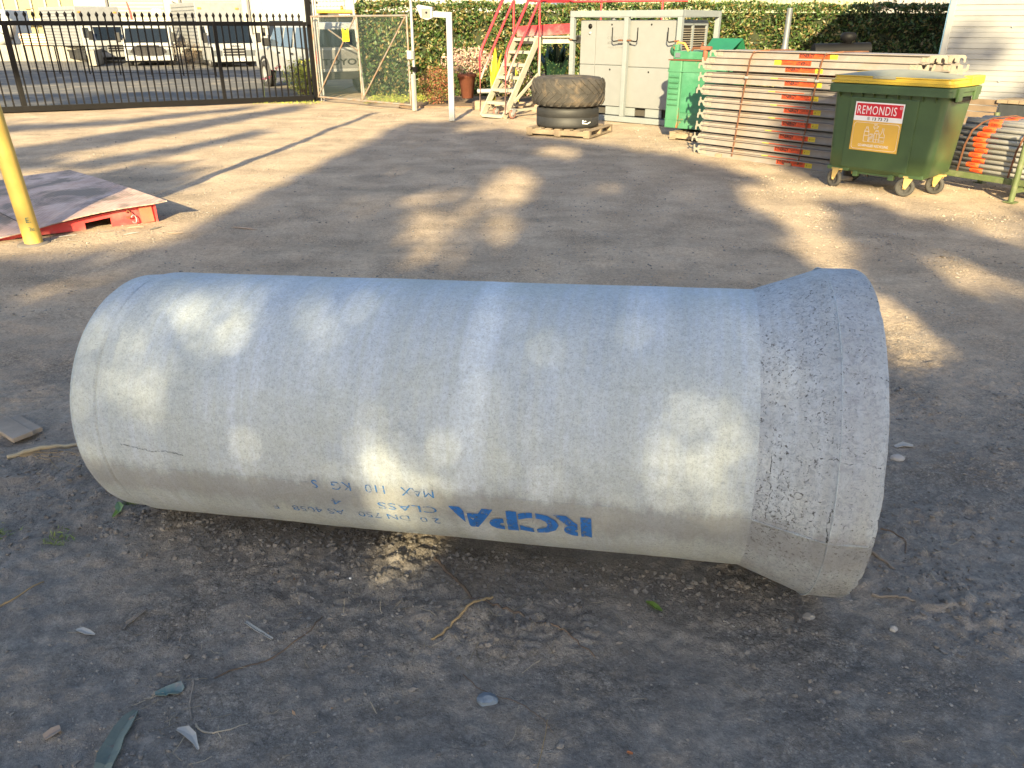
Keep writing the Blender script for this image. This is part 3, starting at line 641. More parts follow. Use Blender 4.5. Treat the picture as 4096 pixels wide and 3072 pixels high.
bush('driveway_shrub', (-5.55, 21.9, 0), (1.15, .8, .95), 1500, L_GRS, 'yellow green shrub with red tips seen through the right end of the black gate', leaf=.1, aspect=.2, seed=4)
bush('dry_shrub', (-13.0, 33.6, 0), (1.5, 1.0, 1.3), 900, leafmat('dry_twig_leaf', [(.10, .08, .06), (.22, .18, .13)], .0), 'leafless grey dry shrub in front of the middle white truck behind the gate', leaf=.14, aspect=.08, seed=5)
for i, (x, y) in enumerate([(-6.1, 21.2), (-6.35, 21.0)]):
    e = empty('flower_stalk', (x, y, 0), label=['arching stalk with pink red flowers nearest the ute wheel behind the gate', 'lower stalk with pink red flowers just left of the other flower stalk'][i], cat='flower')
    mb = MB(); hh = .78 - .25 * i; mb.tube([(0, 0, 0), (.02, 0, hh * .6), (.1, 0, hh), (.17, 0, hh * 1.02)], .008, 5); mb.build('stalk', pm('green_stem', (.12, .16, .06)), e)
    r = np.random.default_rng(i); leafcloud(np.array([(.05 + .04 * k, 0, hh * (.9 + .02 * k)) for k in range(4)] * 5) + r.normal(0, .03, (20, 3)), .06, 'petals', leafmat('red_petal%s' % 'ab'[i], [(.6, .05, .08), (.75, .15, .2)], .2), e)
# fine weeds at the gate foot and under the hedge
r = np.random.default_rng(8); P = np.concatenate([np.stack([r.uniform(-3.6, -1.9, 1500), r.uniform(19.6, 21.4, 1500), np.abs(r.normal(0, .05, 1500))], 1), np.stack([r.uniform(-6.2, -4.7, 260), r.normal(20.0, .25, 260), np.abs(r.normal(0, .012, 260)) - .01], 1)])
leafcloud(P, .07, 'grass', L_GRS, aspect=.25, label='bright green grass and weeds under the hedge and by the gate foot', cat='grass', kind='stuff')

# potted plant, bromeliads, garden edging behind the steps
M_TERRA = pm('terracotta', (.17, .055, .03), .8, var=.15)
pt = empty('plant_pot', (-1.05, 19.3, .16), label='tall tapered terracotta pot behind the white camera post', cat='pot')
mb = MB(); mb.lathe([(.001, 0), (.13, 0), (.20, .46), (.225, .46), (.225, .54), (.20, .54), (.19, .50), (.001, .49)], 20); mb.build('body', M_TERRA, pt)
bush('succulent', (-1.0, 19.3, .66), (1.25, .8, .62), 1500, L_PINK, 'pink tinged succulent plant growing out of the terracotta pot', 'plant', .06, .7, seed=6)
for i, (x, y, s_) in enumerate([(.15, 19.4, .9), (.75, 19.6, .7)]):
    bush('succulent', (x, y, .1), (.8 * s_, .6, .9 * s_), 500, L_PINK, ['pink tinged succulent seen between the treads of the steps', 'smaller pink succulent behind the right stringer of the steps'][i], 'plant', .07, .7, seed=7 + i)
def blades(name, loc, n_, L, wd, mat, label, cat, seed, spread=.5, stiff=.5):
    r = np.random.default_rng(seed); e = empty(name, loc, label=label, cat=cat); mb = MB()
    for i in range(n_):
        a_ = r.uniform(0, 2 * PI); tl = r.uniform(.15, 1) * spread; l = L * r.uniform(.7, 1.1); d_ = Vector((math.cos(a_), math.sin(a_), 0)); sd_ = Vector((-d_.y, d_.x, 0)); vs = []
        for k in range(7):
            t = k / 6; p_ = d_ * (l * tl * t ** (1 + stiff)) + Vector((0, 0, l * (t - .35 * tl * t * t))); w_ = wd * (.7 + .6 * math.sin(t * PI * .75)) * (1 - t ** 4) * .5 + .001
            vs += [p_ + sd_ * w_, p_ - d_ * w_ * .25, p_ - sd_ * w_]
        mb.add(vs, [(3 * k + j, 3 * k + j + 1, 3 * k + j + 4, 3 * k + j + 3) for k in range(6) for j in (0, 1)])
    mb.build('blades', mat, e); return e
m, n, b, o = newmat('spotted_dark_leaf'); v = coords(n); vo = N(n, 'ShaderNodeTexVoronoi', i_Scale=22.0); n.links.new(v, vo.inputs[0])
n.links.new(mix(n, ramp(n, vo.outputs['Distance'], .16, .24, (1, 1, 1, 1), (0, 0, 0, 1)), (.012, .035, .02), (.20, .28, .10)), b.inputs['Base Color']); b.inputs['Roughness'].default_value = .35
blades('bromeliad', (.98, 18.9, .12), 16, 1.35, .26, m, 'dark broad leaved spotted plant between the steps and the grey compressor', 'plant', 3, .55)
blades('sword_plant', (-.42, 19.0, .1), 9, 1.15, .10, leafmat('yellow_sword_leaf', [(.30, .33, .03), (.62, .52, .04), (.70, .55, .05)], .2), 'upright yellow sword leaves behind the left stringer of the steps', 'plant', 9, .22)
blades('sword_plant', (.12, 18.9, .05), 10, .8, .09, MC.get('x') or leafmat('olive_sword_leaf', [(.25, .30, .03), (.55, .50, .05)], .2), 'shorter yellow green sword plant seen under the lower treads', 'plant', 12, .45)
be = empty('garden_edging', (-.9, 18.35, 0), R(-12), 'rough stone block edging of the garden bed behind the white camera post', 'edging')
for i in range(5):
    mb = MB(); mb.cbox(i * .52, i * .52 + .48, 0, .3, -.02, .17 + .02 * (i % 2), .03); mb.build('block', pm('brown_block', (.26, .19, .13), .95, var=.35, bmp=.5, bs=12), be)
pp = empty('plastic_pipe', (-.78, 18.62, .36), R(-6), 'white plastic pipe with a cap lying along the garden bed behind the steps', 'pipe')
mb = MB(); mb.tube([(0, 0, 0), (.78, 0, .02)], .05, 16); mb.build('tube', M_WHT, pp)
mb = MB(); mb.tube([(.74, 0, .02), (.84, 0, .03), (.90, 0, .03)], .065, 16, radii=[.062, .066, .045]); mb.build('cap', M_WHT, pp)
mb = MB(); mb.tube([(.3, 0, -.05), (.3, 0, -.36)], .03, 12); mb.build('stand', M_WHT, pp)
bd = MB(); bd.box(-2.6, 1.6, 18.7, 21.6, -.02, .03); bd.build('garden_bed', pm('mulch', (.16, .11, .075), .95, var=.4, bmp=.6, bs=14), kind='structure')

# ------------------------------------------------------------------ mobile access steps
st = empty('access_steps', (-.60, 16.78, 0), R(-41), 'mobile steel access steps with worn red handrails and cream treads on castors', 'steps')
M_CRM = pm('worn_cream_steel', (.28, .262, .215), .55, var=.12, dirt=(.22, .20, .18), dirt_amt=.3, ds=5)
def redfade(name, z0, z1):
    m, n, b, o = newmat(name); v = coords(n); sp = N(n, 'ShaderNodeSeparateXYZ'); n.links.new(v, sp.inputs[0])
    mr = N(n, 'ShaderNodeMapRange', i_1=z0, i_2=z1); q = N(n, 'ShaderNodeMath', operation='MULTIPLY_ADD', i_1=.9); n.links.new(noise(n, v, 4, 7, .7), q.inputs[0]); n.links.new(sp.outputs[2], q.inputs[2]); n.links.new(q.outputs[0], mr.inputs[0])
    n.links.new(mix(n, mr.outputs[0], (.31, .22, .20), (.36, .022, .032)), b.inputs['Base Color']); b.inputs['Roughness'].default_value = .5; return m
M_RD1 = redfade('red_rail_worn_foot', .75, 1.35); M_RD2 = redfade('red_rail_patchy', 1.35, 1.75); M_RD3 = redfade('red_toe_board', 1.75, 2.15)
SW, SD, SH = .60, 1.0, 1.42
def sline(t): return (SD * t, .06 + SH * t)
for x in (0, SW):
    mb = MB(); mb.bar((x, -.03, -.0), (x, SD + .03, SH + .03), .03, .13, up=(0, -1, 0)); mb.build('stringer', M_CRM, st)
for i in range(7):
    y, z = sline(i / 6); mb = MB(); mb.box(.015, SW - .015, y - .05, y + .16, z - .012, z); mb.box(.015, SW - .015, y - .055, y - .04, z - .055, z + .002); mb.build('tread', M_CRM, st)
    if i: 
        mb = MB(); 
        for x in (.03, SW - .05): mb.prism([(y + .13, z - .02), (y - .02, z - .02), (y + .13, z - .16)], x, x + .012, 'x')
        mb.build('tread_bracket', M_CRM, st)
def rail(name, pts, mat, r_=.023): mb = MB(); mb.tube(pts, r_, 10); mb.build(name, mat, st)
for x in (-.045, SW + .045):
    rail('handrail', [(x, -.02, .10), (x, -.02, 1.10), (x, .01, 1.22), (x, .06, 1.32), (x, .75, 2.28), (x, SD + .35, 2.7)], M_RD1, .027)
    rail('mid_rail', [(x, .0, .72), (x, .12, .93), (x, SD, 2.16)], M_RD2)
    rail('platform_post', [(x, SD + .02, .95), (x, SD + .02, 2.75)], M_RD2, .022)
    rail('rear_leg', [(x, SD + .03, .12), (x, SD + .03, 1.5)], M_CRM, .03)
    mb = MB(); mb.bar((x, .0, .14), (x, SD + 1.25, .14), .05, .05); mb.build('base_rail', M_CRM, st)
    mb = MB(); mb.bar((x, .25, .30), (x, SD, .80), .04, .05); mb.build('diagonal_stay', M_CRM, st)
# platform turns to the right behind the compressor
Mi = (Matrix.Translation((-.60, 16.78, 0)) @ Matrix.Rotation(R(-41), 4, 'Z')).inverted()
def wp(x, y, z): return Mi @ Vector((x, y, z))
P0 = (.55, 17.35)
for nm, seg, mat, rr_ in (('top_rail', [wp(.12, 17.5, 2.6), wp(.2, 17.6, 2.28), wp(.35, 17.8, 2.18), wp(.8, 18.1, 2.17), wp(3.75, 18.3, 2.20)], M_RD2, .022), ('top_rail', [wp(.55, 17.2, 2.17), wp(1.2, 18.0, 2.19), wp(1.3, 18.15, 2.17)], M_RD2, .02)):
    mb = MB(); mb.tube(seg, rr_, 10); mb.build(nm, mat, st)
for x in (1.9, 3.2): mb = MB(); mb.tube([wp(x, 18.2, 1.45), wp(x, 18.2, 2.75)], .02, 8); mb.build('platform_post', M_RD2, st)
mb = MB(); mb.bar(wp(.10, 17.62, 1.60), wp(1.35, 18.05, 1.66), .03, .20); mb.build('toe_board', M_RD3, st)
mb = MB(); mb.bar(wp(.10, 17.60, 1.42), wp(3.4, 18.3, 1.46), .05, .12); mb.build('platform_beam', pm('grey_green_beam', (.38, .36, .28), .6, var=.2), st)
mb = MB(); mb.bar(wp(.35, 17.9, 1.50), wp(3.4, 18.6, 1.50), .7, .03); mb.build('platform_deck', M_CRM, st)
M_TYRE = pm('black_rubber', (.030, .029, .030), .75, var=.3, dirt=(.17, .13, .10), dirt_amt=.33, ds=3, bmp=.2)
M_GW0 = pm('dusty_red_castor', (.22, .10, .08), .7); M_ORG = pm('orange_polyurethane', (.52, .12, .06), .6)
for x, y in ((.08, .32), (SW + .10, .12), (.0, SD + 1.1), (SW, SD + 1.1)):
    ct = bpy.data.objects.new('castor', None); COL.objects.link(ct); ct.parent = st; ct.location = (x, y, 0)
    mb = MB(); mb.lathe([(.062, -.022), (.082, -.022), (.082, .022), (.062, .022)], 24, Matrix.Translation((0, 0, .082)), close=True, axis='x'); mb.build('tyre', M_GW0, ct)
    mb = MB(); mb.lathe([(.001, -.014), (.062, -.018), (.062, .018), (.001, .014)], 24, Matrix.Translation((0, 0, .082)), axis='x'); mb.build('hub', M_GALV, ct)
    mb = MB(); mb.prism([(-.02, .07), (.02, .07), (.09, .17), (.02, .19), (-.03, .17)], -.032, -.026, 'x'); mb.prism([(-.02, .07), (.02, .07), (.09, .17), (.02, .19), (-.03, .17)], .026, .032, 'x'); mb.box(-.04, .04, -.03, .1, .17, .185); mb.build('fork', M_GALV, ct)

# ------------------------------------------------------------------ pallet and tyres
M_WOOD = pm('weathered_pine', (.215, .165, .115), .85, var=.3, dirt=(.11, .08, .06), dirt_amt=.35, ds=3, bmp=.3, bs=30)
def pallet(name, loc, rz, w_, d_, label, nb=7):
    e = empty(name, loc, rz, label, 'pallet')
    for i in range(3): mb = MB(); y = (d_ - .09) * i / 2; mb.cbox(0, w_, y, y + .09, .022, .10, .004); mb.build('bearer', M_WOOD, e)
    for i in range(nb): mb = MB(); x = (w_ - .11) * i / (nb - 1); mb.cbox(x, x + .11, -.01, d_ + .01, .101, .121, .003); mb.build('deck_board', M_WOOD, e)
    for i in range(3): mb = MB(); x = (w_ - .11) * i / 2; mb.cbox(x, x + .11, -.005, d_ + .005, .0, .021, .003); mb.build('bottom_board', M_WOOD, e)
    return e
pallet('pallet', (.25, 13.88, 0), R(-27), 1.17, 1.1, 'low wooden pallet under the two stacked tyres')
TC = (.25 + .53 * math.cos(R(-27)) - .55 * math.sin(R(-27)), 13.88 + .53 * math.sin(R(-27)) + .55 * math.cos(R(-27)))
ty = empty('solid_tyre', (*TC, .122), R(10), 'smooth black tyre with a white scratch, lower one on the wooden pallet', 'tyre')
mb = MB(); mb.lathe([(.33, 0), (.50, 0), (.535, .02), (.54, .05), (.54, .165), (.533, .17), (.54, .175), (.54, .28), (.53, .31), (.50, .325), (.33, .325)], 64, close=True); mb.build('carcass', pm('dull_black_rubber', (.020, .020, .021), .6, var=.2, dirt=(.05, .042, .036), dirt_amt=.3), ty)
mb = MB(); W2 = pm('white_paint_mark', (.75, .75, .72))
for a0, a1, z0, z1 in ((1.35, 1.345, .085, .14), (1.35, 1.28, .085, .075), (1.345, 1.30, .11, .12), (1.28, 1.23, .075, .10)):
    f = lambda a_, z: (.543 * math.cos(-PI / 2 + (1.45 - a_) * 2.5), .543 * math.sin(-PI / 2 + (1.45 - a_) * 2.5), z); mb.tube([f(a0, z0), f(a1, z1)], .008, 5)
mb.build('white_mark', W2, ty)
ty = empty('loader_tyre', (*TC, .45), R(3), 'large worn lugged loader tyre on top of the smooth black tyre', 'tyre')
M_TW = pm('dusty_rubber', (.040, .036, .033), .85, var=.35, dirt=(.125, .092, .062), dirt_amt=.38, ds=5, bmp=.5, bs=25)
mb = MB(); mb.lathe([(.34, .02), (.42, .0), (.54, .015), (.60, .06), (.62, .12), (.62, .36), (.60, .42), (.54, .465), (.42, .48), (.34, .46)], 72, close=True); mb.build('carcass', M_TW, ty)
mb = MB()
for side_ in (0, 1):
    for i in range(26):
        a0 = 2 * PI * (i + .5 * side_) / 26; vs = []
        for (t, zz, w0) in ((0, .03, .10), (.25, .10, .085), (.6, .17, .07), (1, .255, .055)):
            z = zz if not side_ else .48 - zz; rb = .60 if zz < .05 else .615; rt = .603 if zz < .05 else .634; da = .42 * t
            for rr_, dw in ((rb, -w0 / 2), (rt, -w0 / 2 * .8), (rt, w0 / 2 * .8), (rb, w0 / 2)): vs.append((rr_ * math.cos(a0 + da + dw), rr_ * math.sin(a0 + da + dw), z))
        mb.add(vs, [(4 * k + j, 4 * k + j + 1, 4 * k + j + 5, 4 * k + j + 4) for k in range(3) for j in range(3)] + [(0, 1, 2, 3), (12, 13, 14, 15)])
mb.build('tread_lugs', M_TW, ty)

# ------------------------------------------------------------------ grey cabinet compressor in its frame
ga = empty('cabinet_compressor', (1.14, 16.68, 0), R(-40.6), 'large pale grey steel compressor cabinet inside a square lifting frame', 'compressor')
M_GF = pm('light_grey_frame', (.17, .188, .20), .45, var=.06, dirt=(.18, .18, .17), dirt_amt=.2, ds=3)
M_GP = pm('grey_cabinet_paint', (.165, .172, .18), .45, var=.05, dirt=(.175, .175, .17), dirt_amt=.2, ds=1.5)
FW, FDp, FH = 2.47, 1.5, 1.97
for x in (0, FW - .09):
    for y in (0, FDp - .09): mb = MB(); mb.cbox(x, x + .09, y, y + .09, .101, FH - .111, .008); mb.build('corner_post', M_GF, ga)
mb = MB(); mb.cbox(1.255, 1.345, 0, .09, .101, FH - .111, .008); mb.build('middle_post', M_GF, ga)
for y in (0, FDp - .1):
    for z0, z1 in ((0.0, .1), (FH - .11, FH)): mb = MB(); mb.cbox(0, FW, y, y + .1, z0, z1, .008); mb.build('frame_rail', M_GF, ga)
for x in (0, FW - .1):
    for z0, z1 in ((0.0, .1), (FH - .11, FH)): mb = MB(); mb.cbox(x, x + .1, .101, FDp - .101, z0, z1, .008); mb.build('frame_rail', M_GF, ga)
mb = MB(); mb.cbox(.17, 2.28, .16, 1.36, .26, 1.81, .015); mb.build('cabinet_body', M_GF, ga)
for (x0, x1, z0, z1, nm) in ((.175, .53, 1.02, 1.80, 'panel'), (.54, 1.26, 1.02, 1.80, 'door'), (.175, .53, .27, 1.005, 'panel'), (.54, 1.26, .27, 1.005, 'door'), (1.275, 2.275, 1.0, 1.80, 'door'), (1.275, 2.275, .27, .985, 'door')):
    d = MB(); d.cbox(x0, x1, .135, .159, z0, z1, .006); do = d.build(nm, M_GP, ga)
    if nm == 'door':
        mb = MB(); c_ = ((x0 + x1) / 2, .134, z1 - .07); mb.lathe([(.001, -.006), (.014, -.006), (.018, 0)], 12, Matrix.Translation(c_), axis='y'); mb.build('lock', M_BLK, do)
for z, rr_ in ((1.70, .045), (1.58, .03)):
    mb = MB(); mb.lathe([(.001, -.03), (rr_ * .5, -.03), (rr_ * .55, -.012), (rr_, -.01), (rr_, 0)], 16, Matrix.Translation((.40, .134, z)), axis='y'); mb.build('gauge', M_BLK if z > 1.6 else M_GALV, ga)
for x0, x1 in ((.175, .42), (.82, 1.50), (1.74, 2.1), (2.2, 2.28)):
    mb = MB(); mb.cbox(x0, x1, .17, .2, .105, .255, .004); mb.build('skirt', M_GF, ga)
mb = MB(); mb.box(.18, 2.27, .25, 1.3, .11, .25); mb.build('sump', pm('dark_void_steel', (.05, .045, .04), .9), ga)
for x, s_ in ((.02, 1), (1.22, -1), (1.38, 1), (2.42, -1)):
    mb = MB(); mb.tube([(x, -.01, 1.46), (x + s_ * .17, -.02, 1.44), (x + s_ * .2, -.02, 1.47), (x + s_ * .2, -.02, 1.68)], .011, 8); mb.build('hook', M_BLK, ga)
    mb = MB(); mb.tube([(x - .03 * s_, -.008, 1.46), (x + .06 * s_, -.012, 1.46)], .016, 8); mb.build('hook_tie', M_RUST, ga)
mb = MB(); letters(mb, 'C BROOKE', .98, 1.475, .05, .133, .34); letters(mb, 'MECHANICAL', 1.0, 1.385, .055, .133, .36, bold=.02); letters(mb, 'PHONE 019 9991', 1.0, 1.315, .032, .133, .34)
mb.build('faded_lettering', pm('faded_grey_print', (.14, .145, .15), .6), ga)
M_DK = pm('radiator_black', (.015, .014, .013), .8); M_FIN = pm('tan_grille', (.34, .30, .25), .6, var=.2)
for y0 in (.26, .80):
    mb = MB(); mb.box(2.281, 2.284, y0, y0 + .44, .32, 1.72); g_ = mb.build('grille', M_DK, ga)
    mb = MB()
    for i in range(34): z = .34 + i * .04; mb.bar((2.300, y0 + .005, z), (2.300, y0 + .435, z), .022, .008)
    mb.build('louvre_blades', M_FIN, g_)
mb = MB()
for y0 in (.20, .71, 1.25): mb.box(2.282, 2.31, y0, y0 + .06, .27, 1.78)
mb.box(2.282, 2.31, .261, 1.249, 1.72, 1.78); mb.build('grille_surround', M_GF, ga)

# ------------------------------------------------------------------ green compressor on its pallet
gc_ = empty('green_compressor', (2.56, 13.55, .14), R(-40), 'old rusty bright green compressor box standing on a low pallet beside the plank stack', 'compressor')
M_GRN = pm('sun_bleached_green', (.035, .15, .08), .5, var=.2, dirt=(.07, .19, .125), dirt_amt=.4, ds=3, bmp=.08)
m, n, b, o = newmat('rust_on_green'); v = coords(n)
k1 = ramp(n, noise(n, coords(n, 'Object', (3, 3, 1)), 2.4, 9, .75, .6), .615, .65)
base_ = mix(n, ramp(n, noise(n, v, 2.2, 5), .35, .7), (.03, .125, .065), (.06, .18, .105))
n.links.new(mix(n, k1, base_, (.22, .065, .02)), b.inputs['Base Color']); b.inputs['Roughness'].default_value = .55; bump(n, b, noise(n, v, 50, 4), .12, .004); M_GR2 = m
GW, GD, GHt = 1.0, .75, 1.06
mb = MB(); mb.cbox(0, .24, 0, GD, .02, GHt, .02); mb.build('louvred_end', M_GR2, gc_)
mb = MB(); mb.cbox(.245, GW, .012, GD, .02, GHt, .012); mb.build('body', M_GR2, gc_)
mb = MB(); mb.cbox(.27, GW - .01, .0, .011, .27, .90, .004); mb.build('door', M_GRN, gc_)
mb = MB(); mb.cbox(-.01, GW + .01, -.012, GD + .01, GHt - .17, GHt - .158, .002); mb.build('trim_strip', M_GR2, gc_)
mb = MB(); mb.box(-.006, GW, -.008, .0, .15, .158); mb.build('trim_strip', M_GR2, gc_)
for i in range(6):
    z = .84 - i * .085; mb = MB(); mb.prism([(-.0, z), (-.022, z - .012), (-.022, z - .022), (0, z - .05)], .035, .205, 'x'); mb.build('louvre', M_GR2, gc_)
mb = MB(); mb.cbox(-.012, GW + .012, -.012, GD + .012, GHt, GHt + .018, .004); mb.build('top_plate', M_RUST, gc_)
mb = MB(); mb.cbox(.05, GW - .05, .04, GD - .06, GHt + .02, GHt + .14, .012); mb.build('upper_box', M_GRN, gc_)
mb = MB(); mb.cbox(.085, .17, .028, .039, GHt + .045, GHt + .115, .003); mb.build('data_plate', pm('dull_plate', (.10, .11, .13), .5), gc_)
mb = MB(); mb.add([(.55, .10, GHt + .16), (1.0, .10, GHt + .15), (1.0, .50, GHt + .33), (.50, .45, GHt + .33), (.55, .10, GHt + .152), (1.0, .10, GHt + .142), (1.0, .50, GHt + .322), (.50, .45, GHt + .322)], [(0, 1, 2, 3), (7, 6, 5, 4), (0, 4, 5, 1), (1, 5, 6, 2), (2, 6, 7, 3), (3, 7, 4, 0)])
mb.add([(.50, .45, GHt + .33), (1.0, .50, GHt + .33), (1.02, .62, GHt + .15), (.50, .60, GHt + .15)], [(0, 1, 2, 3)]); mb.build('lid', pm('dark_green_paint', (.015, .12, .06), .45, var=.1), gc_)
mb = MB(); mb.tube([(.62, .02, GHt - .05), (.62, .02, GHt + .16)], .038, 14); mb.cbox(.54, .72, -.03, .06, GHt + .16, GHt + .22, .02); mb.build('exhaust_stack', pm('brown_rust', (.20, .07, .04), .8, var=.3), gc_)
mb = MB(); mb.tube([(.06, .12, GHt + .08), (.02, .1, GHt + .19), (.08, .1, GHt + .27), (.2, .1, GHt + .25), (.28, .1, GHt + .14)], .018, 9); mb.build('hose', pm('orange_hose', (.62, .24, .06), .5), gc_)
mb = MB(); mb.cbox(.045, .12, .05, .12, GHt + .14, GHt + .24, .015); mb.lathe([(.001, 0), (.09, 0), (.09, .03), (.001, .03)], 18, Matrix.Translation((.0, .16, GHt + .14)), axis='y'); mb.build('valve_block', M_GR2, gc_)
mb = MB(); mb.tube([(.34, .1, GHt + .14), (.36, .1, GHt + .19), (.5, .1, GHt + .19), (.52, .1, GHt + .27)], .02, 9); mb.build('manifold', M_RUST, gc_)
mb = MB(); mb.lathe([(.018, -.008), (.034, -.008), (.034, .008), (.018, .008)], 14, Matrix.Translation((.02, .02, GHt - .15)), close=True, axis='y'); mb.build('lifting_eye', M_GR2, gc_)
pallet('pallet', (2.62, 13.33, 0), R(-40), 1.15, .9, 'splintered wooden pallet under the green compressor')

# ------------------------------------------------------------------ exhaust pipe and air filter standing behind the planks
ex = empty('exhaust_pipe', (4.10, 12.6, 0), 0, 'bare silver vertical exhaust pipe rising behind the plank stack', 'pipe')
M_SIL = pm('heat_stained_steel', (.13, .14, .155), .45, .3, var=.35)
mb = MB(); mb.tube([(0, 0, .2), (.0, 0, 1.36), (.0, 0, 1.46), (.0, 0, 1.95)], .045, 18, radii=[.06, .06, .042, .04]); mb.build('tube', M_SIL, ex)
af = empty('air_filter', (4.95, 12.4, 0), 0, 'black machine top with a mushroom shaped air cleaner behind the plank stack', 'machine')
M_BP = pm('matt_black_plastic', (.005, .005, .006), .6, spec=.15)
mb = MB(); mb.cbox(-.75, .9, 0, .7, 0, 1.28, .05); mb.build('machine_body', M_BP, af)
mb = MB(); mb.tube([(-.42, .2, 1.36), (.42, .2, 1.38)], .11, 20); mb.build('filter_canister', M_BP, af)
mb = MB(); mb.lathe([(.001, 1.42), (.06, 1.42), (.06, 1.50), (.11, 1.52), (.115, 1.58), (.09, 1.62), (.001, 1.63)], 22, Matrix.Translation((.08, .2, 0))); mb.build('air_intake_cap', M_BP, af)

# ------------------------------------------------------------------ strapped stack of scaffold planks
M_ALU = pm('dusty_aluminium', (.225, .20, .19), .5, .1, var=.15, dirt=(.23, .175, .14), dirt_amt=.4, ds=2.5, bmp=.1)
M_OR = pm('orange_sticker', (.52, .062, .014), .5, var=.06); M_YL = pm('yellow_sticker', (.52, .40, .03), .5, var=.06); M_INK = pm('black_ink', (.012, .012, .012), .6, var=0, bmp=0)
SO = Vector((2.76, 11.72, 0)); SA = R(-48.1); SX = Vector((math.cos(SA), math.sin(SA), 0)); SY = Vector((-SX.y, SX.x, 0)); PL = 2.86
def plank_proto(flip):
    "aluminium channel plank 2.86 m long, web towards -y; flip: channel and sticker upside down"
    e = empty('scaffold_plank', (0, 0, 0), SA, 'x', 'scaffold plank', 'scaffold planks strapped in the stack')
    H = .088; mb = MB()
    prof = [(0, 0), (0, H * .90), (-.034, H * .90), (-.034, H), (.235, H), (.235, 0), (.228, 0), (.228, H * .93), (.008, H * .93), (.008, .006), (.03, .006), (.03, 0), (-.026, 0), (-.026, .006)]
    if flip: prof = [(y, H - z) for y, z in prof]
    mb.prism(prof, 0, PL, 'x'); mb.build('channel', M_ALU, e)
    for end, x0, s_ in ((0, 0, -1), (1, PL, 1)):
        for y in (.004, .19):
            mb = MB()
            c = [(0, .0), (.035, -.0), (.045, .02)] + [(.072 + .026 * math.cos(t), .052 + .026 * math.sin(t) * 1) for t in np.linspace(PI * 1.05, PI * 2.0, 7)] + [(.098, .078), (.118, .078), (.118, .02), (.10, -.002), (.04, -.012), (0, -.012)]
            c = [(0, .075), (.03, .075), (.045, .055)] + [(.072 + .026 * math.cos(t), .055 + .026 * math.sin(t)) for t in np.linspace(PI, PI * 2.0, 8)] + [(.098, .078), (.120, .078), (.120, .02), (.10, .0), (0, .0)]
            c = [(x0 + s_ * u, ((H - v_) if not flip else v_)) for u, v_ in c]
            mb.prism(c, y - .006, y + .002)
            mb.build('hook', pm('dull_cast_metal', (.26, .235, .20), .55, .1, var=.2, dirt=(.26, .16, .09), dirt_amt=.3), e)
        mb = MB(); xx = sorted((x0 - s_ * .015, x0 - s_ * .095)); mb.cbox(xx[0], xx[1], -.006, -.0005, .012, .072, .002)
        for i in (0, 1):
            for j in (0, 1): mb.lathe([(.001, -.004), (.005, -.003), (.006, 0)], 8, Matrix.Translation((xx[0] + .018 + i * .042, -.006, .025 + j * .032)), axis='y')
        mb.build('rivet_plate', MC['dull_cast_metal'], e)
    f = (lambda z0, z1: (z0, z1)) if not flip else (lambda z0, z1: (H - z1, H - z0))
    xs = 1.24 if not flip else 1.12; z0, z1 = f(.012, .072)
    mb = MB(); mb.box(xs, xs + .42, -.0022, -.0006, z0, z1); so_ = mb.build('orange_sticker', M_OR, e)
    mb = MB(); xy = xs + .421 if not flip else xs - .101; mb.box(xy, xy + .10, -.0022, -.0006, z0, z1); so2 = mb.build('yellow_sticker', M_YL, e)
    mb = MB(); zc = z0 + .018 if not flip else z0 + .018
    def put(s__, u, v_, h_, wd_, bold=.02):
        x_ = xs + u if not flip else xs + .42 - u; zz = z0 + v_ if not flip else z1 - v_ - h_
        letters(mb, s__, x_, zz, h_, -.0030, wd_, flip=flip, bold=bold)
    put('SYNERGY', .112, .014, .042, .205, .05); put('0 1300 780 820', .315, .036, .015, .15, .02); put('www.rental', .245, .013, .007, .05, 0); put('800 hire', .37, .012, .009, .05, .01)
    u0, u1 = (xs + .25, xs + .38) if not flip else (xs + .04, xs + .17); zz = z0 + .030 if not flip else z1 - .033; mb.box(u0, u1, -.0031, -.0024, zz, zz + .003)
    u0, u1 = (xs + .02, xs + .19) if not flip else (xs + .23, xs + .40); zz = z0 + .012 if not flip else z1 - .014; mb.box(u0, u1, -.0031, -.0024, zz, zz + .002)
    mb.build('lettering', M_INK, so_)
    mb = MB(); xx = xy + .012
    for a0, a1, b0, b1 in ((xx, xx + .024, z0 + .012, z0 + .0135), (xx, xx + .024, z0 + .046, z0 + .0475), (xx, xx + .0015, z0 + .012, z0 + .047), (xx + .0235, xx + .025, z0 + .012, z0 + .047), (xx + .008, xx + .017, z0 + .02, z0 + .036), (xx + .034, xx + .08, z0 + .036, z0 + .038), (xx + .034, xx + .08, z0 + .026, z0 + .028), (xx + .034, xx + .07, z0 + .016, z0 + .018)): mb.box(a0, a1, -.0031, -.0024, b0, b1)
    mb.build('symbol', M_INK, so2); return e
UP = plank_proto(False); DN = plank_proto(True)
ordn = ['topmost', 'second', 'third', 'fourth', 'fifth', 'sixth', 'seventh', 'eighth', 'ninth', 'tenth', 'eleventh', 'twelfth', 'thirteenth', 'fourteenth', 'fifteenth', 'lowest but one', 'lowest']
seq = [(True if i in (1,) or (i > 2 and i % 2 == 1) else False) for i in range(17)]   # upright, inverted, then pairs
used = {True: False, False: False}; r = np.random.default_rng(17)
Hs = 1.405; z = Hs
shiftp = [.12, .03, -.0, -.02, -.01, -.01, .0, -.0, .01, .0, .01, .0, .01, .0, .01, .0, .0]
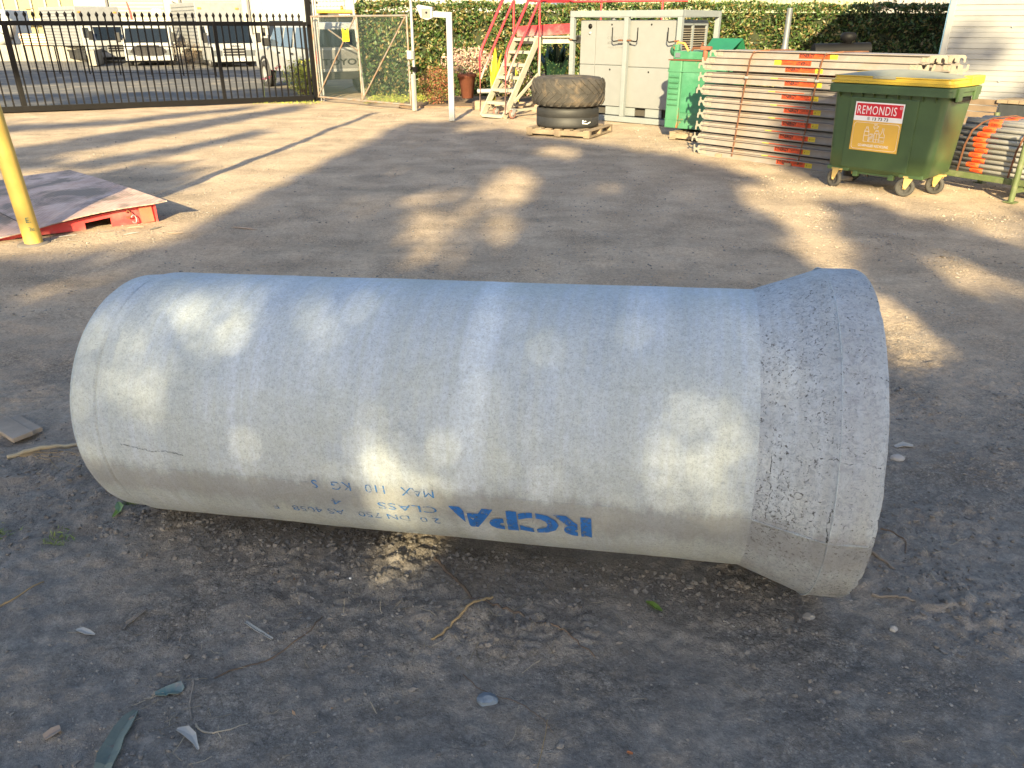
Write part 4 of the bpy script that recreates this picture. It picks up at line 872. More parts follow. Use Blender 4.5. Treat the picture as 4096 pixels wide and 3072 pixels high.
for i in range(17):
    fl = seq[i]; pitch = .0885 if i < 2 else (.0795 if not fl else .086); z -= pitch
    sh = shiftp[i] + r.normal(0, .016); dy = r.normal(0, .003) + (.055 if (fl and i > 2) else 0); dz = -.033 if (fl and i > 2) else 0
    pos = SO + SX * sh + SY * dy + Vector((0, 0, z + dz))
    src = DN if fl else UP
    how = 'upside down' if fl else 'upright'
    lab = 'scaffold plank with %s orange sticker, %s from the top of the front row' % (how, ordn[i]) if i not in (0, 15, 16) else 'scaffold plank with %s orange sticker, %s of the front row' % (how, ordn[i])
    if not used[fl]: used[fl] = True; src.location = pos; src['label'] = lab
    else:
        pk = dup(src, pos, SA, lab)
        if fl and i > 2:
            for ch in kids(pk):
                if 'sticker' in ch.name: ch.scale = (1, 1, .66)
zt = Hs
for i in range(4):
    fl = seq[i]; pitch = .0885 if i < 2 else (.0795 if not fl else .086); zt -= pitch
    dup(DN if fl else UP, SO + SX * (.24 + .05 * (i % 2)) + SY * .262 + Vector((0, 0, zt)), SA, 'back row scaffold plank, %s, its hooks sticking out on the right' % ['topmost', 'second from the top', 'third from the top', 'fourth from the top'][i])
def strap(name, x, y0, y1, z0, z1, label):
    e = empty(name, SO + SX * 0, SA, label, 'strap', 'rusty straps round the plank stack'); mb = MB(); wd_ = .016
    pts = [(x - .02, y0 - .008, z0), (x + .04, y0 - .012, z1 * .55), (x + .10, y0 - .022, z1 - .10), (x + .14, y0 - .02, z1 - .01), (x + .30, y0 + .10, z1 + .012), (x + .42, y1, z1 + .012)]
    for p_, q_ in zip(pts[:-1], pts[1:]): mb.bar(p_, q_, wd_ * 1.3, .003, up=(0, -1, .3))
    mb.build('band', M_RUST, e); mb = MB(); mb.cbox(x + .05, x + .10, y0 - .032, y0 - .012, 1.06, 1.09, .003); mb.build('buckle', M_GALV, e)
strap('metal_strap', .60, -.02, .5, .03, Hs, 'rusty strap round the plank stack nearer the green compressor')
strap('metal_strap', 1.62, -.02, .5, .03, Hs, 'rusty strap round the plank stack just left of the green wheelie bin')
for i, x in enumerate((.35, 1.45, 2.5)):
    e = empty('timber_bearer', SO + SX * x, SA, ['short timber bearer under the left end of the plank stack', 'short timber bearer under the middle of the plank stack', 'timber bearer under the right end of the plank stack'][i], 'timber')
    mb = MB(); mb.cbox(-.05, .05, -.03, .55, -.015, .035, .006); mb.build('block', M_WOOD, e)

# ------------------------------------------------------------------ green wheelie bin
bn = empty('wheelie_bin', (3.68, 9.2, 0), R(-47.2), 'big four wheeled green recycling bin with a yellow and grey lid', 'bin')
M_BG = pm('dark_green_plastic', (.043, .080, .030), .42, var=.12, dirt=(.062, .098, .042), dirt_amt=.3, ds=2, bmp=.06, bs=80); M_BG.node_tree.nodes['Principled BSDF'].inputs['Specular IOR Level'].default_value = .5
M_BY = pm('yellow_lid_plastic', (.44, .30, .03), .45, var=.06, dirt=(.32, .23, .06), dirt_amt=.25); M_BLG = pm('faded_lid_top', (.22, .225, .18), .6, var=.1, dirt=(.21, .22, .17), dirt_amt=.35)
BW, BD = 1.12, .66
def rrect(x0, x1, y0, y1, r_, n_=5):
    o = []
    for cx, cy, a0 in ((x1 - r_, y0 + r_, -90), (x1 - r_, y1 - r_, 0), (x0 + r_, y1 - r_, 90), (x0 + r_, y0 + r_, 180)):
        for k in range(n_ + 1): t = R(a0 + 90 * k / n_); o.append((cx + r_ * math.cos(t), cy + r_ * math.sin(t)))
    return o
def loft(mb, secs, cap0=True, cap1=True, smooth=True):
    n_ = len(secs[0]); vs = [p for s in secs for p in s]
    mb.add(vs, [(i * n_ + k, i * n_ + (k + 1) % n_, (i + 1) * n_ + (k + 1) % n_, (i + 1) * n_ + k) for i in range(len(secs) - 1) for k in range(n_)], smooth)
    if cap0: mb.add(secs[0], [tuple(range(n_))[::-1]])
    if cap1: mb.add(secs[-1], [tuple(range(n_))])
secs = []
for z, g in ((.20, -.05), (.235, .0), (.45, .012), (.8, .028), (1.07, .045)):
    secs.append([(x, y, z) for x, y in rrect(.0 - g, BW + g, 0 - g * .8, BD + g, .07)])
mb = MB(); loft(mb, secs, True, True); mb.build('body', M_BG, bn)
mb = MB(); mb.cbox(.16, BW - .22, -.012, .02, .245, 1.0, .01)
mb.v = [(x, y - (z - .25) * .045, z) for x, y, z in mb.v]; mb.build('front_panel', M_BG, bn)
o_ = [(x, y) for x, y in rrect(-.09, BW + .10, -.10, BD + .09, .05)]; i_ = [(x, y) for x, y in rrect(-.05, BW + .06, -.06, BD + .05, .05)]
mb = MB(); loft(mb, [[(x, y, 1.045) for x, y in i_], [(x, y, 1.045) for x, y in o_], [(x, y, 1.13) for x, y in o_], [(x, y, 1.14) for x, y in i_]], True, True, False)
mb.box(-.092, BW + .102, -.1035, -.10, 1.10, 1.108); mb.build('rim', M_BG, bn)
for i in range(9):
    x = .03 + i * .128; mb = MB(); mb.prism([(-.095, 1.05), (-.035, 1.05), (-.035, .985)], x, x + .006, 'x'); mb.build('rim_rib', M_BG, bn)
mb = MB()
for y0 in (.02, .48): mb.cbox(BW + .095, BW + .125, y0, y0 + .12, 1.00, 1.135, .01)
mb.cbox(BW + .1, BW + .12, .14, .48, 1.09, 1.13, .006); mb.build('side_lifting_bracket', M_BG, bn)
mb = MB(); mb.cbox(BW + .06, BW + .09, .10, .50, .99, 1.03, .008); mb.build('side_handle', M_BLK, bn)
mb = MB(); q = lambda g: rrect(-.07 - g, BW + .07 + g, -.075 - g, BD + .08 + g, .05)
loft(mb, [[(x, y, 1.142) for x, y in q(.02)], [(x, y, 1.165) for x, y in q(.02)], [(x, y, 1.168) for x, y in q(.0)], [(x, y, 1.205) for x, y in q(-.01)], [(x, y, 1.21) for x, y in q(.004)], [(x, y, 1.218) for x, y in q(.0)]], True, True, False)
mb.build('lid_rim', M_BY, bn)
mb = MB(); nx_, ny_ = 20, 12; x0, x1, y0, y1 = -.05, BW + .03, -.06, BD + .04; vs = []
for i in range(nx_ + 1):
    for j in range(ny_ + 1):
        u, v_ = i / nx_, j / ny_; dome = (math.sin(PI * u) ** .8) * (math.sin(PI * v_) ** .6); vs.append((x0 + (x1 - x0) * u, y0 + (y1 - y0) * v_, 1.2185 + .06 * dome))
mb.add(vs, [(i * (ny_ + 1) + j, (i + 1) * (ny_ + 1) + j, (i + 1) * (ny_ + 1) + j + 1, i * (ny_ + 1) + j + 1) for i in range(nx_) for j in range(ny_)], True)
mb.box(.38, .62, -.082, -.055, 1.195, 1.222); mb.build('lid_top', M_BLG, bn)
mb = MB(); mb.cbox(BW - .02, BW + .09, BD - .22, BD + .13, 1.15, 1.235, .015); mb.cbox(-.06, .05, BD - .2, BD + .13, 1.15, 1.235, .015); mb.build('lid_hinge', M_BY, bn)
# label: white plate, red band, gold panel with drawings
yl = lambda z: -.024 - (z - .25) * .045
def lab(name, x0, x1, z0, z1, mat, lift=0): mb = MB(); mb.add([(x0, yl(z0) - lift, z0), (x1, yl(z0) - lift, z0), (x1, yl(z1) - lift, z1), (x0, yl(z1) - lift, z1)], [(0, 1, 2, 3)]); return mb.build(name, mat, bn, fix=False)
LX0, LX1, LZ0, LZ1 = .235, .765, .445, .955
M_STW = pm('white_sticker', (.72, .71, .72), .4, var=.03); M_STR = pm('red_sticker', (.52, .015, .03), .4, var=.05); M_STG = pm('gold_sticker', (.60, .36, .06), .45, var=.06)
wl = lab('label_plate', LX0, LX1, LZ0, LZ1, M_STW, .0); rl = lab('red_band', LX0 + .014, LX1 - .014, LZ1 - .145, LZ1 - .014, M_STR, .0012); gl = lab('gold_panel', LX0, LX1, LZ0, LZ0 + .315, M_STG, .0012)
def onlab(mb, name, mat, par, lift=.0025): mb.v = [(x, yl(z) - lift + y, z) for x, y, z in mb.v]; return mb.build(name, mat, par)
def L2(fn): mb = MB(); fn(mb); return mb
onlab(L2(lambda m_: (letters(m_, 'REMONDIS', (LX0 + LX1) / 2 - .022, LZ1 - .125, .088, 0, .425, bold=.0, space=1.12), letters(m_, 'R', LX1 - .034, LZ1 - .047, .011, 0, bold=.02), m_.tube([(LX1 - .034 + .013 * math.cos(t), 0, LZ1 - .041 + .013 * math.sin(t)) for t in np.linspace(0, 2 * PI, 15)], .0018, 4))), 'brand_lettering', M_STW, rl)
onlab(L2(lambda m_: (letters(m_, '13 73 73', (LX0 + LX1) / 2 + .03, LZ0 + .325, .032, 0, .17, bold=.02), m_.tube([(LX0 + .165 + .014 * math.cos(t), 0, LZ0 + .341 + .014 * math.sin(t)) for t in np.linspace(0, 2 * PI, 15)], .0014, 4), m_.tube([(LX0 + .160, 0, LZ0 + .349), (LX0 + .161, 0, LZ0 + .341), (LX0 + .169, 0, LZ0 + .333)], .0024, 4))), 'phone_lettering', M_INK, wl)
def drawing(m_):
    T = lambda pts, r_=.0022: m_.tube([(LX0 + x, 0, LZ0 + z) for x, z in pts], r_, 4)
    rr_ = [(x, z) for x, z in rrect(.018, .512, .018, .297, .03)]; T(rr_ + [rr_[0]], .0018)
    T([(.145, .10), (.145, .20), (.150, .225), (.160, .235), (.160, .255), (.180, .255), (.180, .235), (.190, .225), (.195, .20), (.195, .10), (.145, .10)]); T([(.145, .165), (.195, .165)]); T([(.147, .205), (.193, .205)]); T([(.158, .243), (.182, .243)]); T([(.147, .21), (.193, .21)], .0012)
    T([(.202, .10), (.202, .175), (.250, .175), (.250, .10), (.202, .10)]); T([(.202, .12), (.25, .165)]); T([(.202, .135), (.24, .17)]); T([(.206, .183), (.246, .183)]); T([(.202, .105), (.25, .15)], .0014)
    T([(.258, .10), (.258, .19), (.266, .215), (.300, .215), (.310, .19), (.310, .10), (.258, .10)]); T([(.258, .19), (.31, .19)]); T([(.285, .10), (.285, .19)]); T([(.266, .215), (.266, .224), (.300, .224), (.300, .215)]); T([(.258, .13), (.31, .13)], .0014)
    T([(.318, .10), (.318, .175), (.336, .205), (.338, .25), (.352, .25), (.354, .205), (.370, .175), (.370, .10), (.318, .10)]); T([(.318, .155), (.37, .155)]); T([(.318, .118), (.37, .118)])
    for a0 in (90, 210, 330):
        p = [(.262 + .024 * math.cos(R(a0 + t)), .262 + .024 * math.sin(R(a0 + t))) for t in (-45, -15, 15, 45)]; T(p, .0022)
        e_ = p[-1]; T([(e_[0] + .010 * math.cos(R(a0 + 20)), e_[1] + .010 * math.sin(R(a0 + 20))), e_, (e_[0] + .010 * math.cos(R(a0 + 240)), e_[1] + .010 * math.sin(R(a0 + 240)))], .0018)
        T([(.262 + .013 * math.cos(R(a0 + t)), .262 + .013 * math.sin(R(a0 + t))) for t in (-35, 0, 35)], .0015)
    letters(m_, 'CO-MINGLED RECYCLING', LX0 + .262, LZ0 + .045, .026, 0, .335, bold=.02)
onlab(L2(drawing), 'drawing', M_STW, gl)
# castors
M_GW = pm('grey_rubber', (.045, .043, .04), .8, var=.3, dirt=(.11, .095, .075), dirt_amt=.35); M_YZ = pm('yellow_zinc', (.50, .36, .14), .45, .3, var=.2)
for i, (x, y, rot) in enumerate(((.10, .02, -20), (.90, .03, 12), (1.07, .42, -5), (.06, .56, 30))):
    ct = bpy.data.objects.new('castor', None); COL.objects.link(ct); ct.parent = bn; ct.location = (x, y, 0); ct.rotation_euler = (0, 0, R(rot)); T_ = MB(); H_ = MB()
    T_.lathe([(.062, -.022), (.085, -.024), (.099, -.017), (.102, -.006), (.102, .006), (.099, .017), (.085, .024), (.062, .022)], 32, Matrix.Translation((0, 0, .102)), close=True, axis='y')
    t_ = T_.build('tyre', M_GW, ct); t_.location.y = -.0
    H_.lathe([(.001, -.02), (.018, -.022), (.02, -.012), (.06, -.012), (.064, -.02), (.064, .02), (.06, .012), (.02, .012), (.001, .02)], 32, Matrix.Translation((0, 0, .102)), axis='y')
    for k in range(5):
        a_ = k * 2 * PI / 5; H_.bar((.018 * math.cos(a_), -.014, .102 + .018 * math.sin(a_)), (.062 * math.cos(a_), -.014, .102 + .062 * math.sin(a_)), .012, .010, up=(0, 1, 0))
    H_.build('wheel_hub', M_GW, ct)
    mb = MB()
    for s_ in (-.031, .027): mb.prism([(-.015, .085), (.018, .085), (.075, .205), (-.02, .215)], s_, s_ + .004)
    mb.box(-.03, .09, -.035, .035, .205, .222); mb.lathe([(.001, -.038), (.012, -.038), (.012, .038), (.001, .038)], 10, Matrix.Translation((0, 0, .102)), axis='y'); mb.build('fork', M_YZ, ct)
for x in (-.0, .82): mb = MB(); mb.cbox(x, x + .26, .0, .16, .20, .245, .01); mb.build('castor_mount', M_BG, bn)
mb = MB(); mb.cbox(.30, .36, .02, .08, .15, .21, .006); mb.cbox(.70, .76, .02, .08, .15, .21, .006); mb.bar((.3, .05, .19), (.76, .05, .19), .02, .02); mb.build('towing_bracket', M_BG, bn)
e = empty('broken_rock', (4.06, 9.55, 0), label='flat pale broken rock under the left side of the wheelie bin', cat='rock'); mb = MB(); b = bmesh.new(); bmesh.ops.create_icosphere(b, subdivisions=2, radius=.1)
for v_ in b.verts: v_.co = Vector((v_.co.x * 1.1, v_.co.y * .8, v_.co.z * .45 + .02)) * random.uniform(.85, 1.1)
mb.bm(b); mb.build('stone', pm('pale_rock', (.34, .29, .23), .9, var=.3, bmp=.4), e)

# ------------------------------------------------------------------ scaffold tubes in a green stillage
TA = Vector((5.02, 9.09, 0)); ta = math.atan2(-.85, .53)
M_TUBE = pm('dull_galvanised_tube', (.36, .35, .335), .55, .0, var=.18, dirt=(.33, .29, .24), dirt_amt=.35, ds=6, bmp=.1); M_OR2 = pm('fluorescent_orange_band', (.68, .085, .02), .5, var=.06)
M_OLV = pm('flaking_green_paint', (.080, .105, .042), .6, var=.2, dirt=(.14, .14, .085), dirt_amt=.4, ds=5, bmp=.15)
sti = empty('stillage', TA, ta, 'flaking green steel stillage frame holding the bundle of scaffold tubes', 'rack')
for y in (-.05, .62): mb = MB(); mb.cbox(-.03, 2.3, y, y + .06, .15, .215, .01); mb.build('base_rail', M_OLV, sti)
for x, y, h_ in ((.86, -.16, .735), (2.2, -.16, .735), (.05, .70, .80), (2.2, .70, .8)):
    mb = MB(); mb.tube([(x, y, 0), (x, y, h_)], .03, 14); mb.build('upright', M_OLV, sti)
    mb = MB(); mb.box(x - .055, x + .055, y - .055, y + .055, -.004, .008); mb.build('foot_plate', M_OLV, sti)
for x in (.86, 2.2): mb = MB(); mb.bar((x, -.16, .12), (x, .7, .12), .05, .05); mb.build('cross_bearer', M_OLV, sti)
TL = 2.4
def tube_proto():
    e = empty('scaffold_tube', (0, 0, 0), ta, 'x', 'scaffold tube', 'scaffold tubes bundled in the green rack'); rr_ = .0262
    mb = MB(); mb.lathe([(.021, 0), (rr_, 0), (rr_, TL), (.021, TL)], 20, close=True, axis='x'); mb.build('tube', M_TUBE, e)
    mb = MB(); mb.lathe([(rr_ + .0006, .255), (rr_ + .0014, .256), (rr_ + .0014, .395), (rr_ + .0006, .396)], 24, axis='x'); s_ = mb.build('orange_sticker', M_OR2, e)
    mb = MB()
    def pt(x, u): a_ = R(196) + u / rr_; return (x, (rr_ + .0024) * math.cos(a_), -(rr_ + .0024) * math.sin(a_))
    vs, fs, wd = text('SYNERGY', .012, .03); k = .085 / wd; mb.add([pt(.325 + p[0] * k, -p[1] - .004) for p in vs], fs)
    mb.add([pt(.285, .004), pt(.355, .004), pt(.355, -.002), pt(.285, -.002)], [(0, 1, 2, 3)])
    for k in range(2): x = .362 + .01 * k; mb.add([pt(x, .004), pt(x + .004, .004), pt(x + .006, .001), pt(x + .004, -.002), pt(x, -.002), pt(x + .002, .001)], [(0, 1, 2, 3, 4, 5)])
    mb.build('lettering', M_INK, s_); return e
TPR = tube_proto(); r = np.random.default_rng(23); first = True
rowsz = [.242 + .0535 * i for i in range(10)]
names_ = ['lowest', 'second', 'third', 'fourth', 'fifth', 'sixth', 'seventh', 'eighth', 'ninth', 'tenth']
tubes = []
for i, z in enumerate(rowsz):
    y = [.03, .01, .03, .01, .03, .015, .04, .07, .12, .20][i]
    tubes.append((y, z, 'scaffold tube with an orange band, %s of the front row%s' % (names_[i], ' in the green rack' if i == 0 else ' counting from the ground')))
for j in range(8): tubes.append((.26 + .0545 * j, .742 + (.012 if 1 < j < 6 else 0), 'scaffold tube lying on top of the bundle, %s from the front edge' % ['first', 'second', 'third', 'fourth', 'fifth', 'sixth', 'seventh', 'eighth'][j]))
for i in range(1, 9): tubes.append(([0, .075, .085, .075, .085, .08, .10, .13, .18][i], rowsz[i] + .012, 'scaffold tube of the second layer, its dark end showing behind the %s front tube' % names_[i]))
for k, (y, z, lab_) in enumerate(tubes):
    sh = r.uniform(-.05, .03) if k < 10 else r.uniform(-.03, .08); roll = R(r.uniform(-22, 22)) if k < 10 else R(r.uniform(-60, -10))
    pos = TA + Vector((math.cos(ta), math.sin(ta), 0)) * sh + Vector((-math.sin(ta), math.cos(ta), 0)) * y + Vector((0, 0, z))
    if first: o = TPR; o.location = pos; o['label'] = lab_; first = False
    else: o = dup(TPR, pos, ta, lab_)
    o.rotation_euler = (roll, 0, ta)
for i, x in enumerate((.16, .72)):
    e = empty('metal_strap', TA, ta, ['rusty strap round the scaffold tubes nearer the wheelie bin', 'rusty strap round the scaffold tubes nearer the green upright'][i], 'strap', 'rusty straps round the scaffold tubes')
    pts = [(x - .02, -.03, .17), (x, -.028, .5), (x + .03, .0, .66), (x + .07, .10, .74), (x + .12, .22, .785), (x + .2, .5, .80), (x + .25, .68, .76)]; mb = MB()
    for p_, q_ in zip(pts[:-1], pts[1:]): mb.bar(p_, q_, .02, .003, up=(0, -1, .6))
    mb.build('band', M_RUST, e)
e = empty('black_crate', (6.75, 11.3, 0), R(-50), 'black lidded box with a broken timber rim against the white shed', 'box')
mb = MB(); mb.cbox(0, .95, 0, .6, .0, .74, .02); mb.build('box_body', pm('black_box_paint', (.03, .034, .04), .6, var=.3), e)
mb = MB()
for i in range(7): mb.cbox(-.02 + i * .14, .115 + i * .14, -.03, .62, .745, .79 + .006 * (i % 2), .004)
mb.build('slatted_lid', M_WOOD, e)
e = empty('slatted_board', (6.2, 11.9, 0), R(-50), 'weathered timber slats lying behind the bundle of scaffold tubes', 'timber'); mb = MB()
for i in range(6): mb.cbox(0, .8, .0 + i * .01, .03 + i * .01, .28 + i * .085, .355 + i * .085, .004)
mb.build('slats', pm('brown_slats', (.16, .115, .08), .85, var=.3, bmp=.3), e)

# ------------------------------------------------------------------ white shed on the right
sh_ = empty('white_shed', (6.8, 13.2, 0), math.atan2(-.63, .775), 'large white shed clad in horizontal ribbed steel on the right', 'building')
M_SHED = pm('white_colorbond', (.23, .232, .24), .42, var=.06, dirt=(.20, .198, .195), dirt_amt=.2, ds=1.2, bmp=.03)
prof = []; z = .05; k = 0
while z < 4.45:
    a0 = [(0, z), (0, z + .046), (.006, z + .05), (.006, z + .056), (0, z + .060)] if k % 2 == 0 else [(0, z), (0, z + .034), (.015, z + .040), (.015, z + .052), (0, z + .060)]
    prof += a0; z += .076; k += 1
mb = MB(); L_ = 9.0; vs = [(0, y, zz) for y, zz in prof] + [(L_, y, zz) for y, zz in prof]; n_ = len(prof); mb.add(vs, [(i, i + 1, i + 1 + n_, i + n_) for i in range(n_ - 1)])
mb.build('wall_cladding', M_SHED, sh_, fix=False)
mb = MB(); mb.box(.01, L_, .02, 6, 0, 4.46); mb.build('wall', M_SHED, sh_)
mb = MB(); mb.cbox(-.035, .05, -.02, .09, 0, 4.5, .006); mb.build('corner_flashing', M_SHED, sh_)
mb = MB(); mb.cbox(-.055, -.036, -.01, .12, 0, 4.5, .004); mb.build('blue_trim', pm('blue_grey_trim', (.10, .19, .30), .5), sh_)
mb = MB()
for zz in (.9, 1.66, 2.42): 
    for i in range(12): x = .25 + i * .62; mb.lathe([(.001, -.012), (.009, -.010), (.011, 0)], 8, Matrix.Translation((x, -.001, zz + .02 + .02 * (i % 2))), axis='y')
mb.build('screws', M_GALV, sh_)
mb = MB(); mb.add([(-.3, -.3, 4.48), (L_ + .3, -.3, 4.48), (L_ + .3, 6.3, 5.4), (-.3, 6.3, 5.4), (-.3, -.3, 4.52), (L_ + .3, -.3, 4.52), (L_ + .3, 6.3, 5.44), (-.3, 6.3, 5.44)], [(0, 3, 2, 1), (4, 5, 6, 7), (0, 1, 5, 4), (1, 2, 6, 5), (2, 3, 7, 6), (3, 0, 4, 7)]); mb.build('roof', M_SHED, sh_)

# ------------------------------------------------------------------ buildings and yard beyond the gate
M_CRW = pm('cream_wall', (.235, .23, .215), .6, var=.06); M_YLW = pm('pale_yellow_panel', (.26, .23, .11), .6, var=.08)
wh = empty('warehouse', (-37, 55, 0), label='large cream and yellow warehouse with roller doors beyond the parked trucks', cat='building')
mb = MB(); mb.box(0, 8.8, 0, 12, 0, 7.5); mb.build('yellow_wall', M_YLW, wh)
mb = MB(); mb.box(8.82, 24.5, .02, 12, 0, 7.5); mb.build('wall', M_CRW, wh)
for i in range(9): mb = MB(); mb.cbox(.55 + i * .92, .68 + i * .92, -.10, -.002, 0, 7.5, .01); mb.build('wall_rib', M_CRW, wh)
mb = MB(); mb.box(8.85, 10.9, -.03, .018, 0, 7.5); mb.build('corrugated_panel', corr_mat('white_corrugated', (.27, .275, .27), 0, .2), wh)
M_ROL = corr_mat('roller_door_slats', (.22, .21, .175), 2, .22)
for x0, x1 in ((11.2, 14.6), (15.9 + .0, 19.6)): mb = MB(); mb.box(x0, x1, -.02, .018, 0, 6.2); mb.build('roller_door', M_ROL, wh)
M_DKT = pm('dark_trim', (.07, .07, .08), .5)
for x in (10.95, 15.65, 20.0): mb = MB(); mb.cbox(x, x + .14, -.12, -.03, 1.2, 7.5, .01); mb.build('downpipe', M_DKT, wh)
mb = MB(); mb.bar((12.6 + 2.6, -.02, 3.1), (12.9 + 2.7, -.25, 2.95), .05, .05); mb.cbox(15.3, 15.5, -.4, -.2, 2.75, 2.98, .02); mb.build('floodlight', M_DKT, wh)
mb = MB(); mb.cbox(2.4, 7.2, -1.0, -.11, 1.95, 2.1, .02); mb.build('awning', M_CRW, wh)
for i in range(4): mb = MB(); mb.cbox(3.0 + i * .9, 3.5 + i * .9, -.14, -.11, 2.35 + .10 * i, 2.42 + .1 * i, .01); mb.build('bracket', pm('brown_bracket', (.35, .2, .1)), wh)
mb = MB(); mb.box(4.4, 5.0, -.13, -.105, .5, 1.5); mb.build('door', M_DKT, wh)
rw = empty('retaining_wall', (-34, 43, 0), label='long low pale concrete retaining wall at the back left of the truck yard', cat='wall')
M_RW = pm('pale_concrete', (.22, .212, .19), .9, var=.15, dirt=(.2, .19, .17), dirt_amt=.35, ds=1.2)
for i in range(8): mb = MB(); mb.cbox(i * 1.45, i * 1.45 + 1.44, 0, .3, 0, .78, .02); mb.build('wall_panel', M_RW, rw)
for i in range(4):
    p0 = Vector((11.6 + i * .95, -.02 - i * i * .38, .39)); p1 = Vector((11.6 + (i + 1) * .95, -.02 - (i + 1) ** 2 * .38, .39)); mb = MB(); mb.bar(p0, p1, .28, .8 - .06 * i); mb.build('wall_panel', M_RW, rw)
def clutter(name, loc, rz, label, cat, fn): e = empty(name, loc, rz, label, cat); fn(e); return e
def f1(e):
    mb = MB(); mb.lathe([(.001, .0), (.42, .0), (.5, .3), (.52, .8), (.38, 1.25), (.2, 1.4), (.001, 1.42)], 20, Matrix.Rotation(R(35), 4, 'Y')); mb.build('drum', pm('pale_mixer', (.45, .46, .44), .5), e)
    mb = MB(); mb.lathe([(.50, .55), (.56, .55), (.56, .6), (.5, .6)], 20, Matrix.Rotation(R(35), 4, 'Y'), close=True); mb.build('gear_ring', M_DKT, e)
    mb = MB(); mb.bar((-.3, 0, -.3), (0, 0, .6), .08, .08); mb.bar((.5, 0, -.3), (.4, 0, .5), .08, .08); mb.build('frame', M_GRN, e)
clutter('cement_mixer', (-27.2, 44.5, .9), .3, 'cement mixer with a pale drum standing above the concrete retaining wall', 'mixer', f1)
def f2(e):
    r = np.random.default_rng(2)
    for i in range(5): mb = MB(); mb.cbox(r.uniform(-.05, .05), 1.7 + r.uniform(-.1, .1), 0, .9, i * .12, i * .12 + .10, .03); mb.build('board', pm('salmon_board%d' % (i % 2), ((.60, .38, .26), (.48, .40, .33))[i % 2], .7), e)
clutter('board_stack', (-25.9, 44.3, .72), 0, 'stack of salmon coloured boards above the concrete retaining wall', 'boards', f2)
def f3(e):
    mb = MB(); mb.cbox(0, 1.5, 0, 1, 0, .62, .08); mb.build('tank_body', pm('cream_tank', (.58, .52, .36), .5), e); mb = MB(); mb.tube([(.4, -.02, .1), (.4, -.02, .45), (1.0, -.02, .45), (1.2, -.02, .28), (1.0, -.02, .1), (.8, -.02, .1)], .03, 6); mb.build('painted_line', pm('brown_line', (.35, .22, .1)), e)
clutter('tank', (-23.9, 44.4, .75), 0, 'cream yellow tank with a brown outlined shape above the retaining wall', 'tank', f3)
def f4(e):
    mb = MB(); mb.cbox(0, 3.0, 0, 2.2, 0, 1.7, .06); mb.build('body', pm('blue_white_cabin', (.50, .55, .60), .5), e)
    mb = MB(); mb.box(.9, 2.6, -.02, -.005, .45, 1.2); mb.build('window', M_DKT, e)
clutter('site_cabin', (-29.9, 45.2, .75), 0, 'pale blue site cabin at the far left above the retaining wall', 'cabin', f4)
lf = empty('low_fence', (-18.6, 32.0, 0), R(-14), 'low thin black railing with mesh in front of the left trucks', 'fence')
mb = MB()
for i in range(7): mb.tube([(i * 1.35, 0, 0), (i * 1.35, 0, 1.0)], .025, 6)
mb.tube([(0, 0, 1.0), (8.1, 0, 1.0)], .02, 6); mb.tube([(0, 0, .1), (8.1, 0, .1)], .01, 5)
for i in range(1, 58): mb.tube([(i * .14, 0, .1), (i * .14, 0, 1.0)], .004, 3)
mb.build('railing', M_BLK, lf)

